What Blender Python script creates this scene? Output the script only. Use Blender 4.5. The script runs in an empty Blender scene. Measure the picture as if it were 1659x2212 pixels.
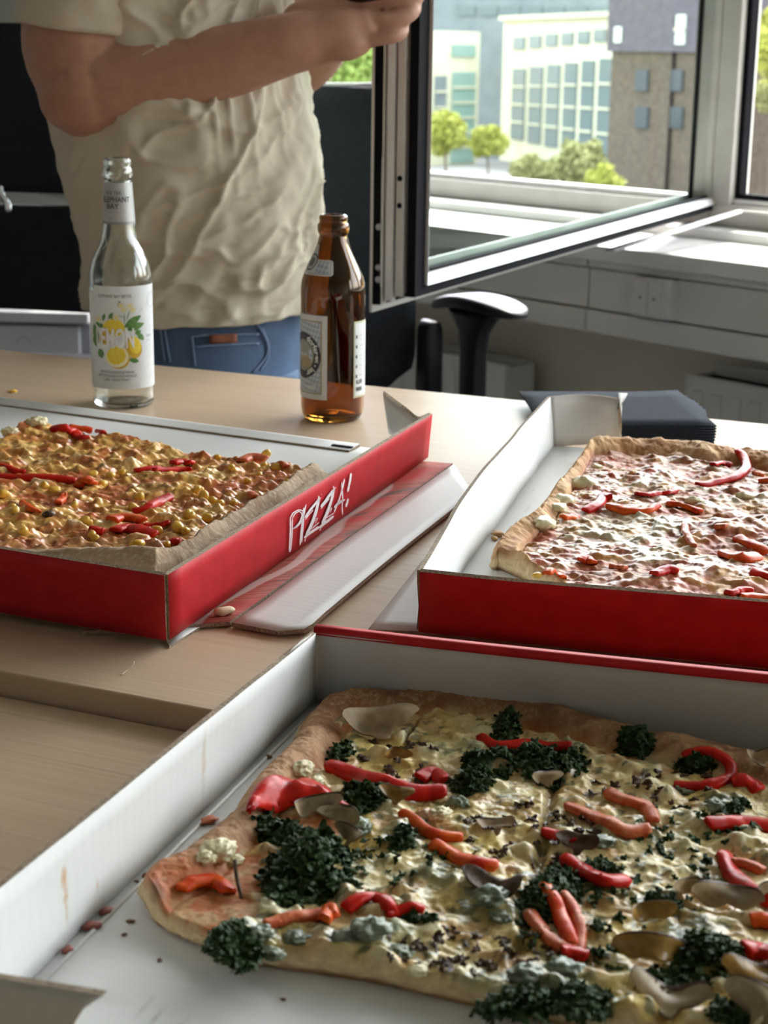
import bpy, bmesh, math, random, bisect
import numpy as np
from mathutils import Vector, Matrix

# ---------------------------------------------------------------- camera, world, sun, exposure
SC = bpy.context.scene
COL = SC.collection
Z0 = 0.74                      # height of the far table top above the floor
CAMH = 0.339                   # lens above that table top
FPX, PITCH, ROLL = 3600.0, math.radians(15.3), math.radians(0.8)
_fw = np.array([0, math.cos(PITCH), -math.sin(PITCH)])
_rt = np.array([1.0, 0, 0]); _up = np.cross(_rt, _fw)
RT = math.cos(ROLL)*_rt + math.sin(ROLL)*_up
UP = -math.sin(ROLL)*_rt + math.cos(ROLL)*_up
CAM = np.array([0, 0, Z0+CAMH])

cd = bpy.data.cameras.new('camera'); cam = bpy.data.objects.new('camera', cd); COL.objects.link(cam)
cam.matrix_world = Matrix(((RT[0], UP[0], -_fw[0], CAM[0]), (RT[1], UP[1], -_fw[1], CAM[1]), (RT[2], UP[2], -_fw[2], CAM[2]), (0, 0, 0, 1)))
cd.sensor_fit = 'HORIZONTAL'; cd.sensor_width = 36; cd.lens = FPX/1659*36
cd.clip_start = 0.02; cd.clip_end = 2000
cd.dof.use_dof = True; cd.dof.focus_distance = 1.0; cd.dof.aperture_fstop = 25
SC.camera = cam

SUN_AZ_OFF, SUN_EL = math.radians(22), math.radians(58)
WU = np.array([math.cos(math.radians(-48.5)), math.sin(math.radians(-48.5)), 0])   # along the window wall, to the right
WN = np.array([-WU[1], WU[0], 0])                                                   # out of the window
_sd = WN*math.cos(SUN_AZ_OFF) - WU*math.sin(SUN_AZ_OFF)
SUND = np.array([_sd[0]*math.cos(SUN_EL), _sd[1]*math.cos(SUN_EL), math.sin(SUN_EL)])
w = bpy.data.worlds.new('sky'); SC.world = w; w.use_nodes = True
nt = w.node_tree; nt.nodes.clear()
sky = nt.nodes.new('ShaderNodeTexSky'); sky.sky_type = 'NISHITA'; sky.sun_disc = False
sky.sun_elevation = SUN_EL; sky.sun_rotation = math.atan2(SUND[0], SUND[1])
sky.air_density = 1.0; sky.dust_density = 2.0; sky.ozone_density = 1.0
hs = nt.nodes.new('ShaderNodeHueSaturation'); hs.inputs['Saturation'].default_value = 0.45
bg = nt.nodes.new('ShaderNodeBackground'); bg.inputs['Strength'].default_value = 0.8
wo = nt.nodes.new('ShaderNodeOutputWorld')
tn = nt.nodes.new('ShaderNodeMix'); tn.data_type = 'RGBA'; tn.blend_type = 'MULTIPLY'; tn.inputs[0].default_value = 1; tn.inputs[7].default_value = (1.06, .985, .97, 1)
nt.links.new(sky.outputs[0], hs.inputs['Color']); nt.links.new(hs.outputs[0], tn.inputs[6]); nt.links.new(tn.outputs[2], bg.inputs[0]); nt.links.new(bg.outputs[0], wo.inputs[0])
sl = bpy.data.lights.new('sun', 'SUN'); sl.energy = 1.7; sl.angle = math.radians(0.6); sl.color = (1, .95, .86)
so = bpy.data.objects.new('sun', sl); COL.objects.link(so)
so.rotation_euler = Vector(-SUND).to_track_quat('-Z', 'Y').to_euler()
vs = SC.view_settings
SC.display_settings.display_device = 'sRGB'
vs.view_transform = 'Standard'; vs.look = 'None'; vs.gamma = 1; vs.use_curve_mapping = False
vs.exposure = 1.45
SC.cycles.max_bounces = 10; SC.cycles.diffuse_bounces = 5; SC.cycles.glossy_bounces = 4
SC.cycles.transmission_bounces = 10; SC.cycles.transparent_max_bounces = 12
SC.cycles.sample_clamp_indirect = 6.0

# ---------------------------------------------------------------- geometry helpers
def ray(px, py): return _fw + RT*(px-829.5)/FPX - UP*(py-1106)/FPX
def P(px, py, z=0.0):
    d = ray(px, py); return CAM + d*((z-CAMH)/d[2])
def D(px, py, t): return CAM + ray(px, py)*t
def on_plane(px, py, p0, n):
    d = ray(px, py); t = np.dot(np.array(p0)-CAM, n)/np.dot(d, n); return CAM + d*t

def thing(name, label, cat, loc=(0, 0, 0), group=None, kind=None):
    o = bpy.data.objects.new(name, None); COL.objects.link(o); o.location = tuple(loc); o.empty_display_size = .05
    o['label'] = label; o['category'] = cat
    if group: o['group'] = group
    if kind: o['kind'] = kind
    return o
def tag(o, label, cat, group=None):
    o['label'] = label; o['category'] = cat
    if group: o['group'] = group
    return o
def world_loc(o):
    v = Vector(o.location)
    if o.parent: v = v + o.matrix_parent_inverse.translation + world_loc(o.parent)
    return v
def put(o, parent):
    if parent is not None:
        o.parent = parent; o.matrix_parent_inverse = Matrix.Translation(-world_loc(parent))
    return o
def mobj(name, vs, fs, mats, parent=None, smooth=True, mi=None, label=None):
    me = bpy.data.meshes.new(name)
    me.from_pydata([tuple(map(float, v)) for v in vs], [], [tuple(int(i) for i in f) for f in fs])
    if not isinstance(mats, (list, tuple)): mats = [mats]
    for m in mats: me.materials.append(m)
    if mi is not None: me.polygons.foreach_set('material_index', np.array(mi, dtype=np.int32))
    me.polygons.foreach_set('use_smooth', [bool(smooth)]*len(me.polygons))
    me.update()
    o = bpy.data.objects.new(name, me); COL.objects.link(o); put(o, parent)
    if label: o['label'] = label
    return o
def struct(o): o['kind'] = 'structure'; return o
def frombm(name, bm, mats, parent=None, smooth=False, label=None):
    me = bpy.data.meshes.new(name); bm.normal_update(); bm.to_mesh(me); bm.free()
    if not isinstance(mats, (list, tuple)): mats = [mats]
    for m in mats: me.materials.append(m)
    me.polygons.foreach_set('use_smooth', [bool(smooth)]*len(me.polygons)); me.update()
    o = bpy.data.objects.new(name, me); COL.objects.link(o); put(o, parent)
    if label: o['label'] = label
    return o
def boxbm(bm, c, ax, ay, az, sx, sy, sz, bev=0.0):
    """box with centre c, axes ax ay az, full sizes"""
    c = np.array(c, float); ax, ay, az = [np.array(a, float) for a in (ax, ay, az)]
    vs = []
    for k in (-1, 1):
        for j in (-1, 1):
            for i in (-1, 1):
                vs.append(bm.verts.new(tuple(c+ax*i*sx/2+ay*j*sy/2+az*k*sz/2)))
    f = [(0, 2, 3, 1), (4, 5, 7, 6), (0, 1, 5, 4), (2, 6, 7, 3), (0, 4, 6, 2), (1, 3, 7, 5)]
    fs = [bm.faces.new([vs[i] for i in q]) for q in f]
    if bev > 0:
        es = list({e for q in fs for e in q.edges})
        bmesh.ops.bevel(bm, geom=es, offset=bev, segments=2, affect='EDGES', profile=.5)
XA, YA, ZA = np.array([1., 0, 0]), np.array([0, 1., 0]), np.array([0, 0, 1.])
def box(name, c, s, mat, parent=None, ang=0.0, bev=0.0, label=None, axes=None):
    bm = bmesh.new()
    if axes is None:
        ca, sa = math.cos(ang), math.sin(ang); axes = ((ca, sa, 0), (-sa, ca, 0), (0, 0, 1))
    boxbm(bm, c, *axes, *s, bev=bev)
    return frombm(name, bm, mat, parent, label=label)
def tube(name, pts, r, mat, parent=None, n=12, smooth=True, label=None, flat=None, caps=True):
    """tube along pts; r scalar or list; flat=(w,h) factors with 'up' along z"""
    pts = np.array(pts, float); m = len(pts)
    rr = np.full(m, r) if np.isscalar(r) else np.array(r, float)
    vs, fs = [], []
    tang = np.gradient(pts, axis=0); tang /= (np.linalg.norm(tang, axis=1)[:, None]+1e-12)
    ref = np.array([0, 0, 1.0]) if abs(tang[0][2]) < .9 else np.array([1.0, 0, 0])
    for i in range(m):
        a = np.cross(tang[i], ref); a /= np.linalg.norm(a)+1e-12; b = np.cross(a, tang[i])
        ref = b
        w_, h_ = (1, 1) if flat is None else flat
        for k in range(n):
            t = 2*math.pi*k/n
            vs.append(pts[i]+rr[i]*(math.cos(t)*a*w_+math.sin(t)*b*h_))
    for i in range(m-1):
        for k in range(n):
            k2 = (k+1) % n
            fs.append((i*n+k, i*n+k2, (i+1)*n+k2, (i+1)*n+k))
    if caps:
        fs.append(tuple(range(n))[::-1]); fs.append(tuple((m-1)*n+k for k in range(n)))
    return mobj(name, vs, fs, mat, parent, smooth, label=label)
def lathe(name, prof, mat, c, parent=None, n=64, smooth=True, label=None, closed=False):
    """prof list of (r,z)"""
    vs, fs = [], []
    for r, z in prof:
        for k in range(n):
            t = 2*math.pi*k/n; vs.append((c[0]+r*math.cos(t), c[1]+r*math.sin(t), c[2]+z))
    m = len(prof)
    for i in range(m-1):
        for k in range(n):
            k2 = (k+1) % n; fs.append((i*n+k, i*n+k2, (i+1)*n+k2, (i+1)*n+k))
    if closed:
        for k in range(n):
            k2 = (k+1) % n; fs.append(((m-1)*n+k, (m-1)*n+k2, k2, k))
    else:
        if prof[0][0] > 1e-5: fs.append(tuple(range(n))[::-1])
        if prof[-1][0] > 1e-5: fs.append(tuple((m-1)*n+k for k in range(n)))
    return mobj(name, vs, fs, mat, parent, smooth, label=label)
def sheet(name, G, th, mats, parent=None, label=None, uv=None, smooth=True):
    """G: array ni x nj x 3 mid surface; thickness th; mats=[front(+n), back, edge]; uv in metres"""
    G = np.array(G, float); ni, nj, _ = G.shape
    du = np.gradient(G, axis=0); dv = np.gradient(G, axis=1)
    N = np.cross(du, dv); N /= (np.linalg.norm(N, axis=2)[:, :, None]+1e-12)
    A = (G+N*th/2).reshape(-1, 3); B = (G-N*th/2).reshape(-1, 3); nv = ni*nj
    vs = np.vstack([A, B]); fs = []; mi = []
    I = lambda i, j: i*nj+j
    for i in range(ni-1):
        for j in range(nj-1):
            fs.append((I(i, j), I(i+1, j), I(i+1, j+1), I(i, j+1))); mi.append(0)
    for i in range(ni-1):
        for j in range(nj-1):
            fs.append((nv+I(i, j), nv+I(i, j+1), nv+I(i+1, j+1), nv+I(i+1, j))); mi.append(1)
    ring = [I(i, 0) for i in range(ni)]+[I(ni-1, j) for j in range(1, nj)]+[I(i, nj-1) for i in range(ni-2, -1, -1)]+[I(0, j) for j in range(nj-2, 0, -1)]
    for a, b in zip(ring, ring[1:]+ring[:1]):
        fs.append((a, nv+a, nv+b, b)); mi.append(2)
    while len(mats) < 3: mats = list(mats)+[mats[-1]]
    o = mobj(name, vs, fs, mats, parent, smooth, mi, label)
    me = o.data
    if smooth:
        sm = [k != 2 for k in mi]; me.polygons.foreach_set('use_smooth', sm)
    L = np.zeros((ni, nj)); Hh = np.zeros((ni, nj))
    L[1:, :] = np.cumsum(np.linalg.norm(np.diff(G, axis=0), axis=2), axis=0)
    Hh[:, 1:] = np.cumsum(np.linalg.norm(np.diff(G, axis=1), axis=2), axis=1)
    UV = np.stack([L.reshape(-1), Hh.reshape(-1)], 1); UV = np.vstack([UV, UV])
    ul = me.uv_layers.new(name='UVMap'); li = np.zeros(len(me.loops), dtype=np.int32); me.loops.foreach_get('vertex_index', li)
    ul.data.foreach_set('uv', UV[li].reshape(-1))
    if smooth:
        # keep faces crisp at the cut edges
        for e in me.edges: pass
    return o
def smoothpath(pts, n):
    """Catmull-Rom through pts (k x d) -> n samples"""
    pts = np.array(pts, float); k = len(pts)
    if k == 2: return pts[0]+(pts[1]-pts[0])*np.linspace(0, 1, n)[:, None]
    e = np.vstack([2*pts[0]-pts[1], pts, 2*pts[-1]-pts[-2]])
    seg = np.linalg.norm(np.diff(pts, axis=0), axis=1); cum = np.concatenate([[0], np.cumsum(seg)])
    out = []
    for q in np.linspace(0, cum[-1], n):
        i = min(np.searchsorted(cum, q, side='right')-1, k-2); t = (q-cum[i])/(seg[i]+1e-12)
        p0, p1, p2, p3 = e[i], e[i+1], e[i+2], e[i+3]
        out.append(.5*((2*p1)+(-p0+p2)*t+(2*p0-5*p1+4*p2-p3)*t*t+(-p0+3*p1-3*p2+p3)*t**3))
    return np.array(out)

# ---------------------------------------------------------------- numpy noise
def _hash(ix, iy, iz, seed):
    h = (ix.astype(np.int64)*374761393+iy.astype(np.int64)*668265263+iz.astype(np.int64)*2147483647+seed*974634777) & 0xffffffff
    h = ((h ^ (h >> 13))*1274126177) & 0xffffffff
    h = ((h ^ (h >> 16))*2246822519) & 0xffffffff
    return ((h ^ (h >> 15)) & 0xffffff)/float(0xffffff)
def vnoise(x, y, z=None, seed=0):
    x = np.asarray(x, float); y = np.asarray(y, float); z = np.zeros_like(x) if z is None else np.asarray(z, float)
    xi, yi, zi = np.floor(x), np.floor(y), np.floor(z); fx, fy, fz = x-xi, y-yi, z-zi
    fx, fy, fz = [f*f*f*(f*(f*6-15)+10) for f in (fx, fy, fz)]
    r = 0
    for a in (0, 1):
        for b in (0, 1):
            for c in (0, 1):
                wgt = (fx if a else 1-fx)*(fy if b else 1-fy)*(fz if c else 1-fz)
                r = r+wgt*_hash(xi+a, yi+b, zi+c, seed)
    return r*2-1
def vnoise2(x, y, seed=0):
    xi, yi = np.floor(x), np.floor(y); fx, fy = x-xi, y-yi
    fx, fy = [f*f*f*(f*(f*6-15)+10) for f in (fx, fy)]
    r = 0; z = np.zeros_like(xi)
    for a in (0, 1):
        for b in (0, 1):
            r = r+(fx if a else 1-fx)*(fy if b else 1-fy)*_hash(xi+a, yi+b, z, seed)
    return r*2-1
def fbm2(x, y, o=4, seed=0, g=.5):
    r = 0; a = 1; s = 0
    for i in range(o):
        c, d = math.cos(.7*i+.3), math.sin(.7*i+.3)
        r = r+a*vnoise2((x*c-y*d)*2**i, (x*d+y*c)*2**i, seed+i*17); s += a; a *= g
    return r/s
def worley(x, y, seed=0):
    xi, yi = np.floor(x), np.floor(y); d1 = np.full(np.shape(x), 9.0); idv = np.zeros(np.shape(x)); z = np.zeros_like(xi)
    for a in (-1, 0, 1):
        for b in (-1, 0, 1):
            hx = _hash(xi+a, yi+b, z, seed); hy = _hash(xi+a, yi+b, z, seed+7)
            d = (xi+a+hx-x)**2+(yi+b+hy-y)**2; m = d < d1
            d1 = np.where(m, d, d1); idv = np.where(m, _hash(xi+a, yi+b, z, seed+13), idv)
    return np.sqrt(d1), idv
def blobs(x, y, seed=0, k=4.5):
    # smooth field of soft round humps, one per cell
    xi, yi = np.floor(x), np.floor(y); z = np.zeros_like(xi); r = np.zeros(np.shape(x))
    for a in (-2, -1, 0, 1, 2):
        for b in (-2, -1, 0, 1, 2):
            hx = _hash(xi+a, yi+b, z, seed); hy = _hash(xi+a, yi+b, z, seed+7); am = _hash(xi+a, yi+b, z, seed+13)
            r += (am**1.5)*np.exp(-k*((xi+a+hx-x)**2+(yi+b+hy-y)**2))
    return r
def sstep(a, b, x):
    t = np.clip((x-a)/(b-a), 0, 1); return t*t*(3-2*t)

# ---------------------------------------------------------------- materials
def mat(name, col, rough=.5, metal=0, spec=.5, coat=0, coatr=.1, trans=0, ior=1.45, emis=None, sss=0):
    m = bpy.data.materials.new(name); m.use_nodes = True
    b = m.node_tree.nodes['Principled BSDF']
    b.inputs['Base Color'].default_value = (*col, 1); b.inputs['Roughness'].default_value = rough
    b.inputs['Metallic'].default_value = metal; b.inputs['Specular IOR Level'].default_value = spec
    b.inputs['Coat Weight'].default_value = coat; b.inputs['Coat Roughness'].default_value = coatr
    b.inputs['Transmission Weight'].default_value = trans; b.inputs['IOR'].default_value = ior
    if sss:
        b.inputs['Subsurface Weight'].default_value = sss; b.inputs['Subsurface Radius'].default_value = (1, .4, .2); b.inputs['Subsurface Scale'].default_value = .008
    return m
class NT:
    def __init__(s, m): s.m = m; s.t = m.node_tree; s.b = s.t.nodes['Principled BSDF']
    def n(s, typ, **k):
        x = s.t.nodes.new(typ)
        for a, v in k.items():
            if hasattr(x, a) and a not in ('Scale',): setattr(x, a, v)
            else: x.inputs[a].default_value = v
        return x
    def l(s, a, b): s.t.links.new(a, b)
    def coord(s, kind='Object', scale=(1, 1, 1), rot=(0, 0, 0), loc=(0, 0, 0)):
        c = s.n('ShaderNodeTexCoord'); mp = s.n('ShaderNodeMapping')
        mp.inputs['Scale'].default_value = scale; mp.inputs['Rotation'].default_value = rot; mp.inputs['Location'].default_value = loc
        s.l(c.outputs[kind], mp.inputs['Vector']); return mp.outputs[0]
    def noise(s, vec, scale, detail=4, rough=.5, dist=0):
        x = s.n('ShaderNodeTexNoise'); x.inputs['Scale'].default_value = scale; x.inputs['Detail'].default_value = detail
        x.inputs['Roughness'].default_value = rough; x.inputs['Distortion'].default_value = dist
        if vec is not None: s.l(vec, x.inputs['Vector'])
        return x.outputs['Fac']
    def ramp(s, fac, stops):
        r = s.n('ShaderNodeValToRGB'); e = r.color_ramp.elements
        while len(e) < len(stops): e.new(.5)
        for k, (p, c) in enumerate(stops):
            e[k].position = p; e[k].color = (*c, 1) if len(c) == 3 else c
        s.l(fac, r.inputs['Fac']); return r.outputs['Color']
    def mix(s, fac, a, b, mode='MIX'):
        x = s.n('ShaderNodeMix', data_type='RGBA', blend_type=mode)
        for sock, v in ((x.inputs[0], fac), (x.inputs[6], a), (x.inputs[7], b)):
            if hasattr(v, 'links') or hasattr(v, 'is_linked'): s.l(v, sock)
            elif isinstance(v, (int, float)): sock.default_value = v
            else: sock.default_value = (*v, 1)
        return x.outputs[2]
    def math(s, op, a, b=0.0, clamp=False):
        x = s.n('ShaderNodeMath', operation=op, use_clamp=clamp)
        for sock, v in ((x.inputs[0], a), (x.inputs[1], b)):
            if isinstance(v, (int, float)): sock.default_value = v
            else: s.l(v, sock)
        return x.outputs[0]
    def bump(s, h, strength=.3, dist=.001):
        x = s.n('ShaderNodeBump'); x.inputs['Strength'].default_value = strength; x.inputs['Distance'].default_value = dist
        s.l(h, x.inputs['Height']); s.l(x.outputs[0], s.b.inputs['Normal']); return x
    def color(s, c): s.l(c, s.b.inputs['Base Color'])
    def rough(s, c): s.l(c, s.b.inputs['Roughness'])

def m_noise(name, c1, c2, scale, rough=.5, bump=0, bscale=None, detail=4, dist=.001, coat=0, spec=.4):
    m = mat(name, c1, rough, coat=coat, spec=spec); N = NT(m); v = N.coord()
    f = N.noise(v, scale, detail); N.color(N.ramp(f, [(.3, c1), (.7, c2)]))
    if bump: N.bump(N.noise(v, bscale or scale*4, 4), bump, dist)
    return m
# ---------------------------------------------------------------- shared materials
def m_board(name, base, edge=False, stains=()):
    """white-lined corrugated board; uv in metres; stains: (u, v, ru, rv, colour, strength)"""
    m = mat(name, base, .55, spec=.35); N = NT(m); uv = N.coord('UV')
    n1 = N.noise(uv, 26, 5); n2 = N.noise(uv, 320, 3)
    c = N.mix(N.math('MULTIPLY', n1, .35), base, tuple(x*.86 for x in base))
    wv = N.n('ShaderNodeTexWave', wave_type='BANDS', bands_direction='X'); wv.inputs['Scale'].default_value = 46; wv.inputs['Distortion'].default_value = 1.2
    wv.inputs['Detail'].default_value = 2; wv.inputs['Detail Scale'].default_value = 3
    N.l(uv, wv.inputs['Vector'])
    c = N.mix(N.math('MULTIPLY', wv.outputs['Fac'], .06), c, tuple(x*.72 for x in base))
    for (u, v, ru, rv, colr, st) in stains:
        mp = N.n('ShaderNodeMapping'); mp.inputs['Location'].default_value = (-u/ru, -v/rv, 0); mp.inputs['Scale'].default_value = (1/ru, 1/rv, 0)
        N.l(uv, mp.inputs['Vector'])
        ln = N.n('ShaderNodeVectorMath', operation='LENGTH'); N.l(mp.outputs[0], ln.inputs[0])
        nn = N.noise(uv, 180, 5, .7)
        d = N.math('ADD', ln.outputs['Value'], N.math('MULTIPLY', N.math('SUBTRACT', nn, .5), 1.9))
        k = N.math('MULTIPLY', N.math('SUBTRACT', 1.0, d, True), st, True)
        c = N.mix(k, c, colr)
    N.color(c)
    N.bump(N.math('ADD', N.math('MULTIPLY', wv.outputs['Fac'], .35), N.math('MULTIPLY', n2, .35)), .16, .0005)
    return m
M = {}
M['board'] = m_board('white board', (.70, .70, .68))
M['boardraw'] = m_board('greyish board back', (.54, .52, .49))
M['edge'] = m_noise('cut board edge', (.16, .11, .07), (.40, .31, .22), 600, .85)
def m_red():
    m = mat('red print', (.50, .018, .022), .55, spec=.22); N = NT(m); uv = N.coord('UV')
    wv = N.n('ShaderNodeTexWave', wave_type='BANDS', bands_direction='X'); wv.inputs['Scale'].default_value = 46; wv.inputs['Distortion'].default_value = 1
    N.l(uv, wv.inputs['Vector'])
    n = N.noise(uv, 60, 5)
    N.color(N.ramp(n, [(.35, (.43, .013, .018)), (.7, (.52, .02, .026))]))
    N.bump(N.math('ADD', N.math('MULTIPLY', wv.outputs['Fac'], .3), N.math('MULTIPLY', N.noise(uv, 900, 2), .4)), .12, .0005)
    return m
M['red'] = m_red()
M['letter'] = mat('white print', (.80, .76, .76), .5)
def m_table(name, c1, c2, c3):
    m = mat(name, c1, .42, spec=.16); N = NT(m)
    a = math.radians(-23.5)
    v = N.coord('Object', rot=(0, 0, -a))
    st = N.n('ShaderNodeMapping'); st.inputs['Scale'].default_value = (1.6, 190, 1); N.l(v, st.inputs['Vector'])
    st2 = N.n('ShaderNodeMapping'); st2.inputs['Scale'].default_value = (.6, 22, 1); N.l(v, st2.inputs['Vector'])
    f1 = N.noise(st.outputs[0], 2.2, 5, .6, .3); f2 = N.noise(st2.outputs[0], 2.0, 5, .55, .8)
    c = N.ramp(f1, [(.25, c3), (.45, c1), (.75, c2)])
    c = N.mix(N.math('MULTIPLY', f2, .75), c, N.ramp(f2, [(.3, c3), (.6, c1), (.8, c2)]))
    N.color(c); N.bump(f1, .10, .0006)
    N.rough(N.math('ADD', N.math('MULTIPLY', f1, .15), .38))
    return m
M['table'] = m_table('light oak laminate', (.54, .405, .275), (.64, .50, .36), (.42, .30, .20))
M['table2'] = m_table('light oak laminate edge', (.36, .27, .19), (.44, .34, .25), (.26, .19, .13))
M['steel'] = mat('grey powder steel', (.35, .35, .36), .4, .6)
M['whitepaint'] = m_noise('white wall paint', (.54, .53, .48), (.58, .57, .52), 3, .75, .05, 400)
M['creamwall'] = m_noise('cream wall paint', (.60, .56, .46), (.64, .60, .50), 3, .8, .05, 400)
M['trunk'] = m_noise('white plastic trunking', (.60, .60, .57), (.64, .64, .61), 5, .45)
M['frame'] = m_noise('pale window frame', (.52, .49, .45), (.60, .57, .54), 14, .4)
M['framebright'] = m_noise('pale window bead', (.62, .60, .60), (.70, .68, .68), 20, .35)
M['gasket'] = mat('black rubber gasket', (.008, .008, .010), .8, spec=.08)
M['blackplastic'] = mat('black plastic', (.010, .011, .013), .38)
M['blackfabric'] = m_noise('black mesh fabric', (.006, .008, .011), (.011, .013, .017), 60, .8, .2, 900)
M['chrome'] = mat('chrome', (.7, .7, .72), .18, 1)
M['sill'] = m_noise('white sill', (.66, .66, .64), (.72, .72, .70), 6, .35)
M['floor'] = m_noise('grey carpet', (.12, .12, .13), (.17, .17, .18), 400, .95, .3, 900)
M['ceil'] = mat('white ceiling', (.62, .61, .58), .9)
M['radiator'] = mat('white radiator enamel', (.62, .62, .58), .4)
def m_glass(name, tint, refl=1.0, fac=.0):
    m = bpy.data.materials.new(name); m.use_nodes = True; t = m.node_tree; t.nodes.clear()
    o = t.nodes.new('ShaderNodeOutputMaterial'); mx = t.nodes.new('ShaderNodeMixShader')
    tr = t.nodes.new('ShaderNodeBsdfTransparent'); tr.inputs[0].default_value = (*tint, 1)
    gl = t.nodes.new('ShaderNodeBsdfGlossy'); gl.inputs['Roughness'].default_value = 0.0
    fr = t.nodes.new('ShaderNodeFresnel'); fr.inputs['IOR'].default_value = 1.5
    ma = t.nodes.new('ShaderNodeMath'); ma.operation = 'MULTIPLY_ADD'; ma.inputs[1].default_value = refl; ma.inputs[2].default_value = fac; ma.use_clamp = True
    ge = t.nodes.new('ShaderNodeNewGeometry'); inv = t.nodes.new('ShaderNodeMath'); inv.operation = 'SUBTRACT'; inv.inputs[0].default_value = 1.0
    mb = t.nodes.new('ShaderNodeMath'); mb.operation = 'MULTIPLY'   # reflect only on the outward faces of the thin pane
    t.links.new(ge.outputs['Backfacing'], inv.inputs[1]); t.links.new(fr.outputs[0], ma.inputs[0])
    t.links.new(ma.outputs[0], mb.inputs[0]); t.links.new(inv.outputs[0], mb.inputs[1]); t.links.new(mb.outputs[0], mx.inputs[0])
    t.links.new(tr.outputs[0], mx.inputs[1]); t.links.new(gl.outputs[0], mx.inputs[2]); t.links.new(mx.outputs[0], o.inputs[0])
    return m
M['pane'] = m_glass('window glass', (.93, .96, .93))
M['sashpane'] = m_glass('sash glass', (.84, .90, .87), .22, .0)

# ---------------------------------------------------------------- the room
WH = P(1552, 450, .05)          # hinge foot of the open sash, on the window plane
WH0 = np.array([WH[0], WH[1], 0.0])
def W(t, off=0.0, z=0.0):       # t along the wall to the right, off outward, z above floor
    return WH0+WU*t+WN*off+ZA*z
AX = (WU, WN, ZA)
def wbox(name, t0, t1, o0, o1, z0, z1, m, parent=None, bev=0.0, label=None):
    return box(name, W((t0+t1)/2, (o0+o1)/2, (z0+z1)/2), (abs(t1-t0), abs(o1-o0), abs(z1-z0)), m, parent, bev=bev, axes=AX, label=label)
def wt(px, py, off):            # (t, z) where the ray meets the plane offset off from the window plane
    p = on_plane(px, py, W(0, off), WN); d = p-WH0; return float(np.dot(d, WU)), float(p[2])
SD = .38                        # sill depth
ZS = Z0                         # sill height
zfr = wt(1610, 428, 0)[1]       # top of the fixed frame's bottom rail
TL, TR_, DEP = -3.3, 5.4, 5.2
struct(wbox('floor', TL-.1, TR_+.1, -DEP-.1, .15, -.1, 0, M['floor']))
struct(wbox('ceiling', TL-.1, TR_+.1, -DEP-.1, .15, 2.75, 2.85, M['ceil']))
struct(wbox('wall_left', TL-.1, TL, -DEP, .1, 0, 2.75, M['whitepaint']))
struct(wbox('wall_right', TR_, TR_+.1, -DEP, .1, 0, 2.75, M['whitepaint']))
struct(wbox('wall_back', TL, TR_, -DEP-.1, -DEP, 0, 2.75, M['whitepaint']))
LINT = 2.38
wf = bpy.data.objects.new('wall_window', None); COL.objects.link(wf); wf['kind'] = 'structure'; wf.location = tuple(W(0))
wbox('lower_wall', TL, TR_, -.12, .12, 0, zfr-.10, M['creamwall'], wf)
wbox('lintel', TL, TR_, -.12, .12, LINT, 2.75, M['whitepaint'], wf)
wbox('side_wall', TL, -1.68, -.12, .12, zfr-.10, LINT, M['whitepaint'], wf)
wbox('side_wall', 5.10, TR_, -.12, .12, zfr-.10, LINT, M['whitepaint'], wf)
wbox('pilaster', 1.58, 1.70, -.12, .12, zfr-.10, LINT, M['whitepaint'], wf)
wbox('pilaster', 3.30, 3.42, -.12, .12, zfr-.10, LINT, M['whitepaint'], wf)
# sill board
sillo = struct(wbox('trim_1', TL, TR_, -SD, -.12, ZS-.03, ZS, M['sill'], bev=.003)); sillo['label'] = 'deep white window sill board'
# a raised ledge under the frames
struct(wbox('trim_2', TL, TR_, -.12, .05, zfr-.10, zfr-.055, M['sill'], bev=.004))
# cable trunking below the sill: fascia, covers with grooves
tk = bpy.data.objects.new('trim_3', None); COL.objects.link(tk); tk['kind'] = 'structure'; tk.location = tuple(W(0, -SD, ZS-.1)); tk['label'] = 'white cable trunking below the window sill'
o_ = -SD+.012
tj, _ = wt(1266, 640, o_)
za = wt(1266, 577, o_)[1]; zb_ = wt(1266, 667, o_)[1]; zc = wt(1266, 716, o_)[1]
for (a, b) in ((tj+.002, TR_), (TL, tj-.002)):
    wbox('trunking_cover', a, b, o_, -.13, za+.0015, ZS-.031, M['trunk'], tk, bev=.0015)
    wbox('trunking_cover', a, b, o_+.006, -.13, zb_+.0015, za-.0015, M['trunk'], tk, bev=.0015)
    wbox('trunking_cover', a, b, o_, -.13, zc, zb_-.0015, M['trunk'], tk, bev=.0015)
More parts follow.
